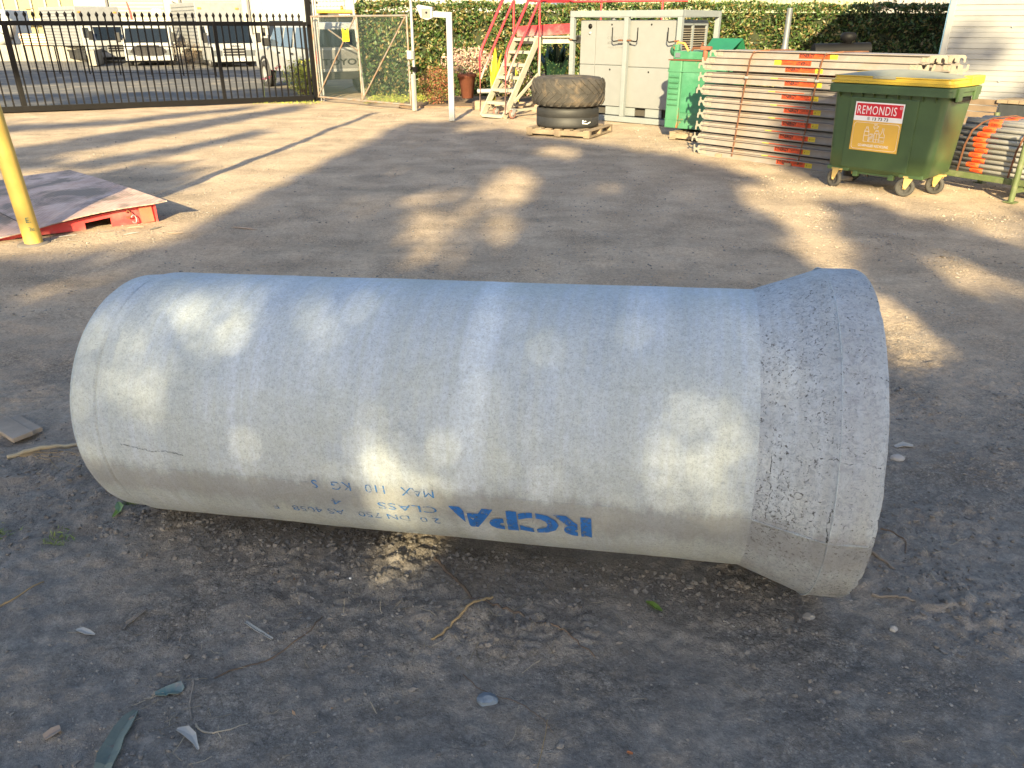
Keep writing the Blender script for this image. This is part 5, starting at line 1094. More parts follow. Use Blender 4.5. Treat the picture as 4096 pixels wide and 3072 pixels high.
M_GLS = pm('dark_glass', (.008, .012, .018), .12, var=.1, bmp=0, spec=.35); M_VW = pm('white_vehicle_paint', (.26, .265, .275), .3, var=.05, dirt=(.2, .195, .18), dirt_amt=.2, ds=2, bmp=0, coat=.3)
M_BOXW = pm('dirty_white_box', (.19, .197, .21), .5, var=.1, dirt=(.14, .142, .15), dirt_amt=.33, ds=.9); M_BPL = pm('black_trim_plastic', (.02, .02, .021), .55); M_LGT = pm('lamp_glass', (.10, .11, .12), .15, var=.1); M_CHR = pm('chrome', (.6, .6, .6), .2, 1.0, var=0)
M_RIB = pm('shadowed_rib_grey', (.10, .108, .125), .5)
def truck(loc, rz, label, W_=2.0, box=None, roof=1.85, low=.42, plate=None, name=None, tray=False, boxcol=None, L_=4.6, grille=1):
    t = empty('parked_truck', loc, rz, label, 'truck', 'white trucks parked beyond the gate'); h = W_ / 2; H_ = roof
    P = [(.02, low), (-.03, low + .15), (.0, low + .52), (.06, low + .72), (.36, H_ - .08), (.46, H_), (1.45, H_), (1.5, H_ - .06), (1.5, low)]
    b = bmesh.new(); vs = [[b.verts.new((x, y, z)) for y, z in P] for x in (-h, h)]
    for k in range(len(P)): b.faces.new((vs[0][k], vs[0][(k + 1) % len(P)], vs[1][(k + 1) % len(P)], vs[1][k]))
    b.faces.new(vs[0]); b.faces.new(vs[1][::-1]); bmesh.ops.recalc_face_normals(b, faces=b.faces); bmesh.ops.bevel(b, geom=list(b.edges), offset=.045, segments=2, affect='EDGES', profile=.7)
    mb = MB(); mb.bm(b); mb.build('cab', M_VW, t)
    dz = (.30) / (H_ - .08 - low - .72); f = lambda z: .06 + (z - low - .72) * dz
    z0, z1 = low + .70, H_ - .11; mb = MB()
    q = [(-h + .10, f(z0) - .012, z0), (h - .10, f(z0) - .012, z0), (h - .15, f(z1) - .012, z1), (-h + .15, f(z1) - .012, z1)]; mb.add(q + [(x, y + .03, z) for x, y, z in q], [(0, 1, 2, 3), (0, 4, 5, 1), (1, 5, 6, 2), (2, 6, 7, 3), (3, 7, 4, 0)]); ws = mb.build('windscreen', M_GLS, t)
    mb = MB(); mb.bar((-.45, f(z0) - .02, z0 + .02), (-.1, f(z0 + .1) - .03, z0 + .10), .015, .01); mb.bar((.25, f(z0) - .02, z0 + .02), (.62, f(z0 + .1) - .03, z0 + .10), .015, .01); mb.build('wiper', M_BPL, ws)
    for s_ in (-1, 1):
        mb = MB(); x = s_ * (h + .004); q = [(x, .22, low + .80), (x, 1.2, low + .80), (x, 1.2, H_ - .15), (x, .50, H_ - .15)]; mb.add(q, [(0, 1, 2, 3)]); mb.add([(x - s_ * .02, y, z) for x, y, z in q], [(0, 1, 2, 3)]); mb.build('side_window', M_GLS, t)
        mb = MB(); mb.cbox(s_ * h - (.48 if s_ > 0 else -.06), s_ * h - (.06 if s_ > 0 else -.48), -.045, .0, low + .18, low + .42, .02); mb.build('headlight', M_LGT, t)
        mb = MB(); mb.cbox(s_ * (h + .16) - .10, s_ * (h + .16) + .10, -.06, .02, low + .72, low + 1.12, .03); mb.tube([(s_ * h, .1, low + 1.1), (s_ * (h + .16), -.02, low + 1.05)], .012, 5); mb.build('mirror', M_BPL, t)
    mb = MB(); mb.cbox(-h - .01, h + .01, -.07, .02, low - .05, low + .12, .03); bp = mb.build('bumper', M_VW, t)
    for k in range(3 if grille == 1 else 4):
        mb = MB(); mb.cbox(-.46, .46, -.05, .0, low + .20 + k * .11, low + .27 + k * .11, .01); mb.build('grille_slot', M_BPL, t)
    if grille == 2: mb = MB(); mb.add([(-.62, -.055, low + .52), (.62, -.055, low + .52), (.78, -.05, low + .30), (.5, -.055, low + .16), (-.5, -.055, low + .16), (-.78, -.05, low + .30)], [(0, 1, 2, 3, 4, 5)]); mb.build('grille', pm('dark_chrome_grille', (.03, .03, .032), .3, .2, var=.3, vs=30), t)
    if name: mb = MB(); letters(mb, name, .1, low + .56, .07, -.035, .42, bold=.03); mb.build('name_lettering', M_DKT, t)
    if plate: mb = MB(); mb.box(.1, .47, -.078, -.071, low - .02, low + .09); p_ = mb.build('number_plate', M_STW, t); mb = MB(); letters(mb, plate, .285, low + .0, .07, -.080, .3); mb.build('number', M_INK, p_)
    for x in (-h + .14, h - .14):
        for y in (.55, L_ - .3 + .4): a_, c_ = MB(), MB(); wheel(a_, c_, (x, y, .36), .36, .22); tt = a_.build('wheel', M_TYRE, t); c_.build('rim', M_GALV, tt)
    mb = MB(); mb.box(-h + .15, h - .15, .3, L_ + 1, .16, .5); mb.box(-h + .1, h - .1, 1.5, L_ + 1.2, .5, .58); mb.build('chassis', M_BPL, t)  # lower dark block added to stand in for shade under the truck
    if box:
        z0, z1, bw_ = box; mb = MB(); mb.cbox(-bw_ / 2, bw_ / 2, 1.55, L_ + 1.6, z0, z1, .04); bx = mb.build('cargo_box', boxcol or M_BOXW, t)
        for s_ in (-1, 1):
            mb = MB()
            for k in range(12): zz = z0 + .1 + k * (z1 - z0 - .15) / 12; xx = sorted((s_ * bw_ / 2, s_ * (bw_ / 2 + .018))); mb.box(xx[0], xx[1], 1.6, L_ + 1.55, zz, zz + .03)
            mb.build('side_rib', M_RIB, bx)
            mb = MB(); mb.cbox(s_ * (bw_ / 2 - .2) - .08, s_ * (bw_ / 2 - .2) + .08, 1.53, 1.56, z1 - .3, z1 - .22, .01); mb.build('marker_lamp', pm('amber_lamp', (.5, .2, .05), .3), bx)
    if tray:
        mb = MB(); mb.box(-h, h, 1.6, L_ + 1.4, .78, .86); mb.bar((-h, 1.62, .86), (-h, 1.62, 1.9), .08, .08); mb.bar((h, 1.62, .86), (h, 1.62, 1.9), .08, .08); mb.bar((-h, 1.62, 1.9), (h, 1.62, 1.9), .08, .08); mb.build('tray', M_GALV, t)
        r = np.random.default_rng(4); mb = MB()
        for k in range(26): x, z = r.uniform(-.8, .8), r.uniform(.9, 1.85); mb.tube([(x, 1.7, z), (x + r.normal(0, .1), L_ + 1.5, z)], .035, 6)
        mb.build('load', pm('mixed_pipes', (.42, .30, .20), .7, var=.5, vs=1.0), t)
        mb = MB(); mb.tube([(-.55, 1.9, .9), (-.6, 1.9, 2.25), (-.68, 1.9, 2.7)], .06, 8, radii=[.06, .05, .03]); mb.build('exhaust_stack', pm('rust_red_stack', (.30, .04, .04), .5), t)
        mb = MB(); mb.tube([(.5, 2.3, 1.4), (.55, 2.3, 2.35)], .05, 8); mb.cbox(.3, .75, 2.2, 2.45, 2.2, 2.42, .05); mb.build('crane_head', pm('pale_crane', (.45, .46, .42), .5), t)
    return t
truck((-12.3, 37, 0), R(34), 'white box truck with a silver ribbed cargo box and dark front grille slots', box=(.75, 2.66, 2.05), plate='XT-54', name='ISUZU', low=.30, roof=1.82)
truck((-16.5, 38, 0), R(20), 'white flatbed truck with a curved dark grille and a load of pipes', low=.30, roof=1.70, tray=True, grille=2)
truck((-19.3, 41, 0), R(48), 'white truck with a scuffed translucent box, left of the flatbed truck', box=(.75, 2.55, 2.1), low=.35, roof=1.75)
truck((-11.6, 43.5, 0), R(10), 'high grey box truck with a teal windscreen behind the white ute', box=(1.9, 3.9, 2.45), low=.5, roof=2.05, boxcol=pm('grey_box_skin', (.24, .25, .27), .5, var=.1, dirt=(.18, .18, .19), dirt_amt=.3))

# white dual cab ute, tail towards the camera
ut = empty('parked_ute', (-7.2, 26.25, 0), R(214), 'white four wheel drive ute seen from behind through the gate and the chain-link', 'ute')
b = bmesh.new(); P = [(.0, .55), (-.02, .95), (.25, 1.08), (1.25, 1.15), (1.75, 1.70), (2.1, 1.80), (4.9, 1.78), (5.0, 1.66), (5.08, 1.15), (5.1, .60), (4.7, .52), (.3, .50)]
vs = [[b.verts.new((x, y, z)) for y, z in P] for x in (-.87, .87)]
for k in range(len(P)): b.faces.new((vs[0][k], vs[0][(k + 1) % len(P)], vs[1][(k + 1) % len(P)], vs[1][k]))
b.faces.new(vs[0]); b.faces.new(vs[1][::-1])
for row in vs:
    for v_ in row:
        if v_.co.z > 1.5: v_.co.x *= .84
bmesh.ops.recalc_face_normals(b, faces=b.faces); bmesh.ops.bevel(b, geom=list(b.edges), offset=.05, segments=2, affect='EDGES', profile=.7)
mb = MB(); mb.bm(b); mb.build('body', M_VW, ut)
for s_ in (-1, 1):
    for y0, y1 in ((1.72, 2.55), (2.65, 3.35), (3.55, 4.85)):
        xa, xb = s_ * .872, s_ * .755; off = -.26 if y0 < 1.8 else 0; q = [(xa + s_ * .012, y0 + off, 1.17), (xa + s_ * .012, y1, 1.17), (xb + s_ * .012, y1, 1.66), (xb + s_ * .012, y0 + .05, 1.66)]
        mb = MB(); mb.add(q + [(x - s_ * .03, y, z) for x, y, z in q], [(0, 1, 2, 3), (4, 7, 6, 5)]); mb.build('side_window', pm('sky_reflecting_glass', (.05, .07, .10), .08, var=.1, bmp=0, spec=.8), ut)
    for y in (1.9, 2.95): mb = MB(); xx = sorted((s_ * .874, s_ * .895)); mb.cbox(xx[0], xx[1], y + .3, y + .48, .98, 1.03, .006); mb.build('door_handle', M_BPL, ut)
    mb = MB(); xx = sorted((s_ * .88, s_ * 1.08)); mb.cbox(xx[0], xx[1], 1.45, 1.58, 1.16, 1.38, .03); mb.build('mirror', M_BPL, ut)
    for y in (.85, 4.05):
        a_, c_ = MB(), MB(); wheel(a_, c_, (s_ * .80, y, .38), .38, .25); tt = a_.build('wheel', M_TYRE, ut); c_.build('rim', M_VW if y < 1 else M_GALV, tt)
        mb = MB(); mb.lathe([(.40, 0), (.47, 0), (.47, .04), (.40, .04)], 24, Matrix.Translation((s_ * .875 - (.02 if s_ > 0 else .02), y, .42)), close=True, axis='x'); mb.build('wheel_arch', M_BPL, ut)
    mb = MB(); mb.cbox(s_ * .80 - .08, s_ * .80 + .08, 5.05, 5.11, .80, 1.12, .01); mb.build('tail_lamp', pm('red_lamp', (.45, .03, .03), .3), ut)
mb = MB(); mb.add([(-.74, 5.092, 1.20), (.74, 5.092, 1.20), (.66, 5.03, 1.62), (-.66, 5.03, 1.62)], [(0, 1, 2, 3)]); mb.build('rear_window', M_GLS, ut)
mb = MB(); mb.cbox(-.72, .72, 5.085, 5.11, .68, 1.13, .01); tg = mb.build('tailgate', pm('grimy_white_paint', (.15, .15, .155), .5, dirt=(.11, .108, .105)), ut)  # tailgate colour darkened to stand in for shade on the ute's rear
mb = MB(); vs, fs, wd = text('TOYOTA', .16, .03); k = 1.4 / wd; mb.add([(-p[0] * k, 5.113, .76 + p[1]) for p in vs], fs); mb.build('lettering', M_INK, tg)
mb = MB(); mb.cbox(-.85, .85, 5.10, 5.25, .42, .60, .03); mb.build('rear_bumper', M_BPL, ut)
mb = MB(); mb.tube([(-.9, 1.0, 1.1), (-.92, 1.35, 1.25), (-.86, 1.6, 1.75), (-.86, 1.6, 1.95)], .04, 8); mb.build('snorkel', M_BPL, ut)

lo = empty('wheel_loader', (-6.3, 31, 0), R(8), 'yellow roofed loader cab with an orange beacon behind the chain-link gate', 'loader')
mb = MB(); mb.cbox(-.85, .85, 0, 1.6, 2.12, 2.24, .04); mb.build('roof', pm('loader_yellow', (.75, .42, .04), .5), lo)
mb = MB(); mb.cbox(-.72, .72, .12, 1.5, 1.3, 2.11, .03); mb.build('cab_glass', M_GLS, lo)
mb = MB(); mb.cbox(-.4, .8, -.02, .1, 2.00, 2.11, .02); hb = mb.build('header', M_BPL, lo); mb = MB(); letters(mb, 'VOLVO', .2, 2.025, .06, -.03, .4, bold=.03); mb.build('lettering', M_STW, hb)
mb = MB()
for x in (-.74, -.1, .68): mb.cbox(x, x + .07, .05, .11, 1.25, 2.11, .01)
mb.build('cab_frame', M_BPL, lo)
mb = MB(); mb.cbox(-.9, .9, -.3, 2.4, .5, 1.29, .08); mb.build('engine_hood', MC['loader_yellow'], lo)
mb = MB(); mb.lathe([(.001, 2.36), (.05, 2.35), (.06, 2.245), (.001, 2.245)], 12, Matrix.Translation((.1, .5, 0))); mb.build('beacon', pm('orange_lamp', (.7, .12, .02), .3), lo)
for x in (-.8, .8):
    for y in (.0, 2.0): a_, c_ = MB(), MB(); wheel(a_, c_, (x, y, .6), .6, .4); tt = a_.build('wheel', M_TYRE, lo); c_.build('rim', MC['loader_yellow'], tt)

wb = empty('white_building', (-9.6, 42, 0), label='long low white building with horizontal cladding above the left hedge', cat='building')
mb = MB(); mb.box(0, 14.6, 0, 8, 0, 4.6); mb.build('wall', pm('white_weatherboard', (.28, .275, .255), .6, var=.05), wb)
mb = MB()
for i in range(16): mb.box(0, 14.6, -.02, -.002, .3 + i * .28, .32 + i * .28)
mb.build('cladding_joint', pm('cladding_shadow_grey', (.36, .33, .28), .8), wb)  # even tan-grey strips mark the cladding joints
for i in range(5): mb = MB(); mb.cbox(1.3 + i * 2.6, 1.4 + i * 2.6, -.06, -.021, 0, 4.6, .01); mb.build('wall_batten', M_CRW, wb)
mb = MB(); mb.add([(10.4, -.3, 2.60), (14.5, -.3, 3.6), (14.5, -.3, 2.55), (10.4, -.1, 2.60), (14.5, -.1, 3.6), (14.5, -.1, 2.55)], [(0, 1, 2), (5, 4, 3), (0, 3, 4, 1), (1, 4, 5, 2), (2, 5, 3, 0)]); mb.build('sun_sail', pm('dark_blue_canvas', (.07, .10, .17), .7), wb)
for x in (12.2, 13.9): mb = MB(); mb.cbox(x, x + .16, -.5, -.35, 0, 4.4, .01); mb.build('awning_post', M_WHT, wb)
yb = empty('green_building', (2.4, 33, 0), label='tall pale yellow green building with vertical corrugated steel above the right hedge', cat='building')
mb = MB(); vs = []; fs = []; k = 0
x = 0
while x < 11.4: vs += [(x, 0, 0), (x, 0, 7), (x + .08, -.035, 0), (x + .08, -.035, 7), (x + .13, -.035, 0), (x + .13, -.035, 7)]; x += .2
n_ = len(vs) // 2; mb.add(vs, [(2 * i, 2 * i + 2, 2 * i + 3, 2 * i + 1) for i in range(n_ - 1)]); mb.build('corrugated_wall', pm('yellow_green_steel', (.25, .265, .165), .5, var=.05), yb, fix=False)
mb = MB(); mb.box(.01, 11.4, .05, 9, 0, 6.98); mb.build('wall', M_CRW, yb)
mb = MB(); mb.cbox(11.45, 19, -.2, 9, 0, 7, .02); mb.build('side_wall', corr_mat('mauve_grey_steel', (.20, .19, .195), 0, .2), yb)

# ------------------------------------------------------------------ litter on the ground
M_TW = pm('brown_twig', (.13, .095, .07), .9, var=.35, bmp=.4, bs=120); M_TWY = pm('tan_twig', (.30, .22, .12), .85, var=.3, dirt=(.10, .07, .05), dirt_amt=.3, ds=40); M_BARK = pm('grey_bark', (.20, .175, .15), .9, var=.3, bmp=.5, bs=60)
def twig(name, pts, r0, r1, mat, label, cat, lift=.6, sub=6):
    P = [Vector((x, y, 0)) for x, y in pts]; Q = []
    for i in range(len(P) - 1):
        for k in range(sub): Q.append(P[i].lerp(P[i + 1], k / sub))
    Q.append(P[-1]); n_ = len(Q); rr_ = [r0 + (r1 - r0) * i / (n_ - 1) for i in range(n_)]; r = np.random.default_rng(len(label))
    for i, q in enumerate(Q): q.x += r.normal(0, r0 * .25); q.y += r.normal(0, r0 * .25); q.z = gz(q.x, q.y) + rr_[i] * lift
    base = Q[0].copy(); mb = MB(); mb.tube([q - base for q in Q], r0, 7, radii=rr_); o = mb.build(name, mat, None, label=label, cat=cat); o.location = base; return o
def flat(name, pts, th, mat, label, cat, curl=.0, wid=None):
    "thin bark strip or leaf: pts is a centre line with half widths"
    r = np.random.default_rng(len(label) + 3); L_ = []; base = Vector((pts[0][0], pts[0][1], gz(pts[0][0], pts[0][1])))
    for i, (x, y, w_) in enumerate(pts):
        j = min(i, len(pts) - 2); d = Vector((pts[j + 1][0] - pts[j][0], pts[j + 1][1] - pts[j][1], 0)).normalized(); s_ = Vector((-d.y, d.x, 0))
        z = gz(x, y) + .006 + curl * abs(math.sin(i * 1.3)); c_ = Vector((x, y, z)) - base
        L_.append([c_ + s_ * w_ * r.uniform(.8, 1.1) + Vector((0, 0, w_ * .3)), c_ + Vector((0, 0, -w_ * .15)), c_ - s_ * w_ * r.uniform(.8, 1.1) + Vector((0, 0, w_ * .25))])
    vs = [p for row in L_ for p in row]; n_ = len(vs); vs2 = vs + [p - Vector((0, 0, th)) for p in vs]; fs = []
    for i in range(len(pts) - 1):
        for j in (0, 1): a0 = 3 * i + j; fs += [(a0, a0 + 1, a0 + 4, a0 + 3), (n_ + a0 + 3, n_ + a0 + 4, n_ + a0 + 1, n_ + a0)]
        for j in (0, 2): a0 = 3 * i + j; fs.append((a0, a0 + 3, n_ + a0 + 3, n_ + a0))
    mb = MB(); mb.add(vs2, fs); o = mb.build(name, mat, None, label=label, cat=cat); o.location = base; return o
twig('twig', [(-.27, 2.2), (-.23, 2.14), (-.19, 2.09), (-.13, 1.99), (-.07, 1.96), (.01, 1.91), (.08, 1.88), (.15, 1.85), (.19, 1.80), (.25, 1.74)], .0062, .0022, M_TW, 'long dark brown winding twig in front of the middle of the pipe', 'twig')
twig('twig', [(-.06, 1.985), (-.12, 1.94), (-.16, 1.89), (-.19, 1.85), (-.22, 1.82), (-.245, 1.80)], .0045, .0035, M_TWY, 'short tan knobbly twig crossing the end of the long dark twig', 'twig', 1.6)
twig('root', [(-.14, 1.68), (-.10, 1.63), (-.05, 1.60), (-.01, 1.59), (.04, 1.56), (.09, 1.51), (.11, 1.47)], .0016, .001, M_TW, 'thin dark root curving past the blue grey rock', 'root')
twig('straw', [(.06, 1.33), (.08, 1.41), (.09, 1.45), (.10, 1.51)], .0012, .001, M_TWY, 'pale straw near the bottom edge right of the blue grey rock', 'straw')
twig('stick', [(-1.72, 1.89), (-1.65, 1.94), (-1.62, 1.97), (-1.60, 2.0), (-1.57, 2.06)], .0042, .0022, M_TWY, 'tan stick at the left edge of the ground in front of the pipe', 'stick')
twig('stick', [(-.86, 1.66), (-.82, 1.69), (-.78, 1.71), (-.71, 1.74), (-.62, 1.84), (-.60, 1.9)], .0028, .002, M_TW, 'dark curved stick left of centre in front of the pipe', 'stick')
twig('stick', [(-.855, 1.50), (-.835, 1.478), (-.79, 1.46), (-.75, 1.47), (-.715, 1.50)], .0032, .0016, pm('pale_twig', (.30, .27, .22), .8), 'pale curled twig beside the torn pale leaf', 'twig')
twig('stick', [(-.91, 1.64), (-.895, 1.57), (-.885, 1.54), (-.87, 1.51)], .0032, .0025, M_BARK, 'short grey upright looking twig above the torn pale leaf', 'twig')
twig('stick', [(1.275, 2.24), (1.30, 2.20), (1.33, 2.14)], .0075, .005, M_BARK, 'thick brown stick end just right of the socket lip', 'stick')
twig('stick', [(1.37, 2.36), (1.41, 2.33), (1.43, 2.28), (1.40, 2.22)], .0035, .0025, M_TW, 'bent thin brown stick in the litter right of the socket', 'stick')
twig('stick', [(1.20, 2.02), (1.26, 2.0), (1.31, 1.965)], .0055, .004, M_BARK, 'brown stick below the socket on the right side', 'stick')
twig('stick', [(1.05, 1.30), (1.09, 1.33), (1.14, 1.31), (1.20, 1.22)], .0032, .002, pm('pale_twig', (.3, .27, .22), .8), 'grey looped twig near the bottom right corner', 'twig')
twig('palm_frond', [(-2.18, 2.88), (-2.02, 2.98), (-1.86, 3.06), (-1.70, 3.13), (-1.56, 3.20)], .010, .006, pm('pale_stalk', (.36, .31, .22), .8, var=.2), 'pale dry palm stalk left of the spigot end of the pipe', 'frond', .9)
r = np.random.default_rng(12)
for i in range(7):
    a0 = R(20 + i * 9); L_ = .28 + .05 * (i % 3); twig('frond_strand', [(-2.14, 2.9), (-2.14 + L_ * .5 * math.cos(a0 - .5), 2.9 + L_ * .5 * math.sin(a0 - .5)), (-2.14 + L_ * math.cos(a0 - .8), 2.9 + L_ * math.sin(a0 - .8))], .0022, .001, M_TWY, ['highest', 'second', 'third', 'fourth', 'fifth', 'sixth', 'lowest'][6 - i] + ' thin dry strand fanning out beside the pale palm stalk', 'strand')
flat('bark_strip', [(-1.03, 1.535, .008), (-1.035, 1.51, .02), (-1.038, 1.47, .024), (-1.035, 1.43, .026), (-1.03, 1.39, .028), (-1.022, 1.35, .026), (-1.02, 1.29, .02)], .004, pm('grey_green_bark', (.14, .17, .15), .85, var=.3, bmp=.4), 'long flat grey green bark strip at the bottom left edge', 'bark')
flat('bark_strip', [(-1.20, 1.83, .006), (-1.20, 1.855, .008), (-1.18, 1.88, .007), (-1.165, 1.915, .005)], .003, M_BARK, 'small hooked grey bark piece left of the bare dark stick', 'bark')
flat('bark_strip', [(-.835, 1.875, .005), (-.79, 1.84, .006), (-.73, 1.80, .004)], .003, pm('light_grey_bark', (.27, .27, .26), .8), 'narrow light grey strip in front of the pipe left of centre', 'bark')
flat('leaf', [(-.895, 1.475, .004), (-.87, 1.465, .014), (-.845, 1.45, .012), (-.825, 1.425, .006), (-.81, 1.405, .003)], .001, pm('pale_leaf', (.36, .35, .33), .7), 'torn pale grey leaf at the lower left', 'leaf', .006)
flat('leaf', [(-1.225, 1.435, .012), (-1.21, 1.45, .016), (-1.195, 1.462, .012)], .001, pm('tan_leaf', (.34, .26, .20), .7), 'small tan leaf fragment left of the bark strip', 'leaf')
flat('leaf', [(-1.345, 1.832, .003), (-1.325, 1.826, .010), (-1.30, 1.815, .010), (-1.275, 1.81, .002)], .001, MC['pale_leaf'], 'small curled pale leaf on the left in front of the spigot', 'leaf', .004)
flat('leaf', [(.445, 1.995, .004), (.46, 1.98, .011), (.475, 1.965, .012), (.49, 1.95, .004)], .001, pm('green_leaf', (.10, .17, .03), .4), 'single green leaf in front of the pipe right of centre', 'leaf', .003)
flat('leaf', [(.30, 1.40, .003), (.305, 1.398, .004), (.315, 1.395, .003)], .001, pm('orange_leaf', (.4, .14, .05), .6), 'tiny orange leaf scrap near the bottom centre', 'leaf')
flat('leaf', [(.93, 1.335, .003), (.955, 1.325, .010), (.985, 1.31, .012), (1.01, 1.30, .005)], .001, pm('silver_leaf', (.30, .30, .29), .7), 'silvery folded leaf at the lower right', 'leaf', .004)
flat('leaf', [(-1.52, 2.50, .004), (-1.50, 2.47, .016), (-1.49, 2.44, .014), (-1.50, 2.41, .004)], .001, MC['green_leaf'], 'curled green leaf under the spigot end of the pipe', 'leaf', .01)
flat('plastic_scrap', [(-1.0, 1.588, .006), (-.975, 1.60, .02), (-.955, 1.61, .026), (-.93, 1.60, .014)], .002, pm('teal_plastic', (.10, .20, .19), .5, var=.3, dirt=(.2, .19, .18), dirt_amt=.5, ds=20), 'half buried teal grey plastic scrap near the lower left', 'litter')
flat('leaf', [(1.72, 3.0, .01), (1.76, 3.01, .02), (1.80, 3.0, .01)], .002, MC['pale_leaf'], 'pale leaf on the ground at the far right of the socket', 'leaf')
def stone(name, loc, s, mat, label, seed=0, cat='rock'):
    b = bmesh.new(); bmesh.ops.create_icosphere(b, subdivisions=2, radius=1); r = np.random.default_rng(seed)
    for v_ in b.verts: v_.co = Vector((v_.co.x * s[0], v_.co.y * s[1], v_.co.z * s[2])) * (1 + r.normal(0, .09))
    mb = MB(); mb.bm(b); o = mb.build(name, mat, None, label=label, cat=cat); o.location = (loc[0], loc[1], gz(*loc[:2]) + s[2] * .35); return o
M_RK = pm('grey_stone', (.22, .21, .20), .85, var=.3, bmp=.4, bs=50)
stone('rock', (-.068, 1.582), (.030, .022, .018), pm('blue_grey_stone', (.16, .20, .25), .7, var=.35, vs=25), 'blue grey rock set in the dirt near the bottom centre', 1)
stone('rock', (1.13, 1.315), (.022, .02, .014), M_RK, 'rounded grey rock beside the looped twig at the bottom right', 2)
stone('rock', (.96, 1.93), (.020, .017, .013), M_RK, 'dark rounded stone just below the lip of the socket', 3)
stone('rock', (1.20, 1.86), (.013, .012, .010), pm('pale_stone', (.36, .34, .32), .85, var=.2), 'small pale pebble right of the stones under the socket', 4)
stone('rock', (1.69, 2.91), (.032, .022, .016), MC['pale_stone'], 'pale flat stone on the gravel right of the pipe', 5)
stone('rock', (-2.05, 4.05), (.06, .045, .022), pm('buff_stone', (.36, .28, .19), .9, var=.2), 'flat buff stone behind the left of the pipe', 6)
stone('rock', (-.99, 4.95), (.06, .04, .025), MC['buff_stone'], 'buff stone on the dirt beyond the pipe', 8)
stone('white_chip', (-.545, 2.08), (.005, .004, .004), pm('white_chip', (.75, .75, .73)), 'tiny bright white chip in front of the pipe', 7, 'chip')
for i, (p0, p1, w_) in enumerate((((-2.42, 3.21), (-2.20, 3.04), .045), ((-2.36, 3.24), (-2.17, 3.10), .022))):
    d = Vector((p1[0] - p0[0], p1[1] - p0[1], 0)); mb = MB(); mb.cbox(0, d.length, -w_, w_, 0, .022, .004)
    o = mb.build('broken_plank', pm('split_grey_wood', (.26, .22, .18), .9, var=.3, bmp=.5, bs=30), None, label=['wide broken grey plank end at the left edge beside the pipe', 'narrow split of grey plank lying behind the wide broken one'][i], cat='wood'); o.location = (p0[0], p0[1], gz(*p0) + .004); o.rotation_euler = (R(2), R(-2), math.atan2(d.y, d.x))
ML = leafmat('weed_leaf', [(.10, .15, .03), (.20, .25, .07)], .2)
for i, (x, y, s_) in enumerate(((-1.64, 2.28, .06), (-1.88, 2.31, .05), (-1.50, 2.52, .05), (-1.62, 2.86, .04))):
    r = np.random.default_rng(i + 50); n_ = 60; P = r.normal(size=(n_, 3)) * (s_ * .5, s_ * .4, s_ * .2); P[:, 2] = np.abs(P[:, 2]); o = leafcloud(P, .028, 'weed', ML, aspect=.16, label=['small weed tuft in front of the spigot end', 'small weed tuft at the left edge of the dirt', 'weed sprig tucked under the spigot end', 'weed sprig in the litter left of the spigot'][i], cat='weed'); o.location = (x, y, gz(x, y))
for i, (x, y) in enumerate(((-2.9, 6.3), (-3.15, 6.85))): twig('seedling', [(x, y), (x + .01, y + .02)], .003, .002, M_TW, ['thin dead seedling stem on the dirt right of the ramp corner', 'dead twig standing beside the shackle corner of the ramp'][i], 'stem')
for i, (x, y, a0) in enumerate(((-3.75, 6.85, .5), (-3.55, 7.05, .2), (-4.0, 6.7, .7), (-3.3, 6.95, 1.2), (-3.1, 6.85, .1), (-3.45, 6.75, .9), (-3.9, 6.55, .35), (-2.6, 7.1, -.35))):
    L_ = .14 if i != 7 else .28
    flat('bark_strip', [(x, y, .006), (x + L_ * .5 * math.cos(a0), y + L_ * .5 * math.sin(a0), .012 + .006 * (i % 2)), (x + L_ * math.cos(a0), y + L_ * math.sin(a0), .004)], .003, [M_BARK, MC['tan_leaf'], MC['pale_leaf']][i % 3], ['dry bark flake under the middle of the red ramp side', 'tan bark flake just below the ramp pocket opening', 'pale bark flake closest to the yellow post foot', 'dry flake below the ramp shackle', 'tan flake on the dirt right of the ramp shackle', 'pale flake below the shackle flake', 'dry flake right of the yellow post footing', 'long tan stick like flake on the open dirt right of the ramp'][i], 'bark')

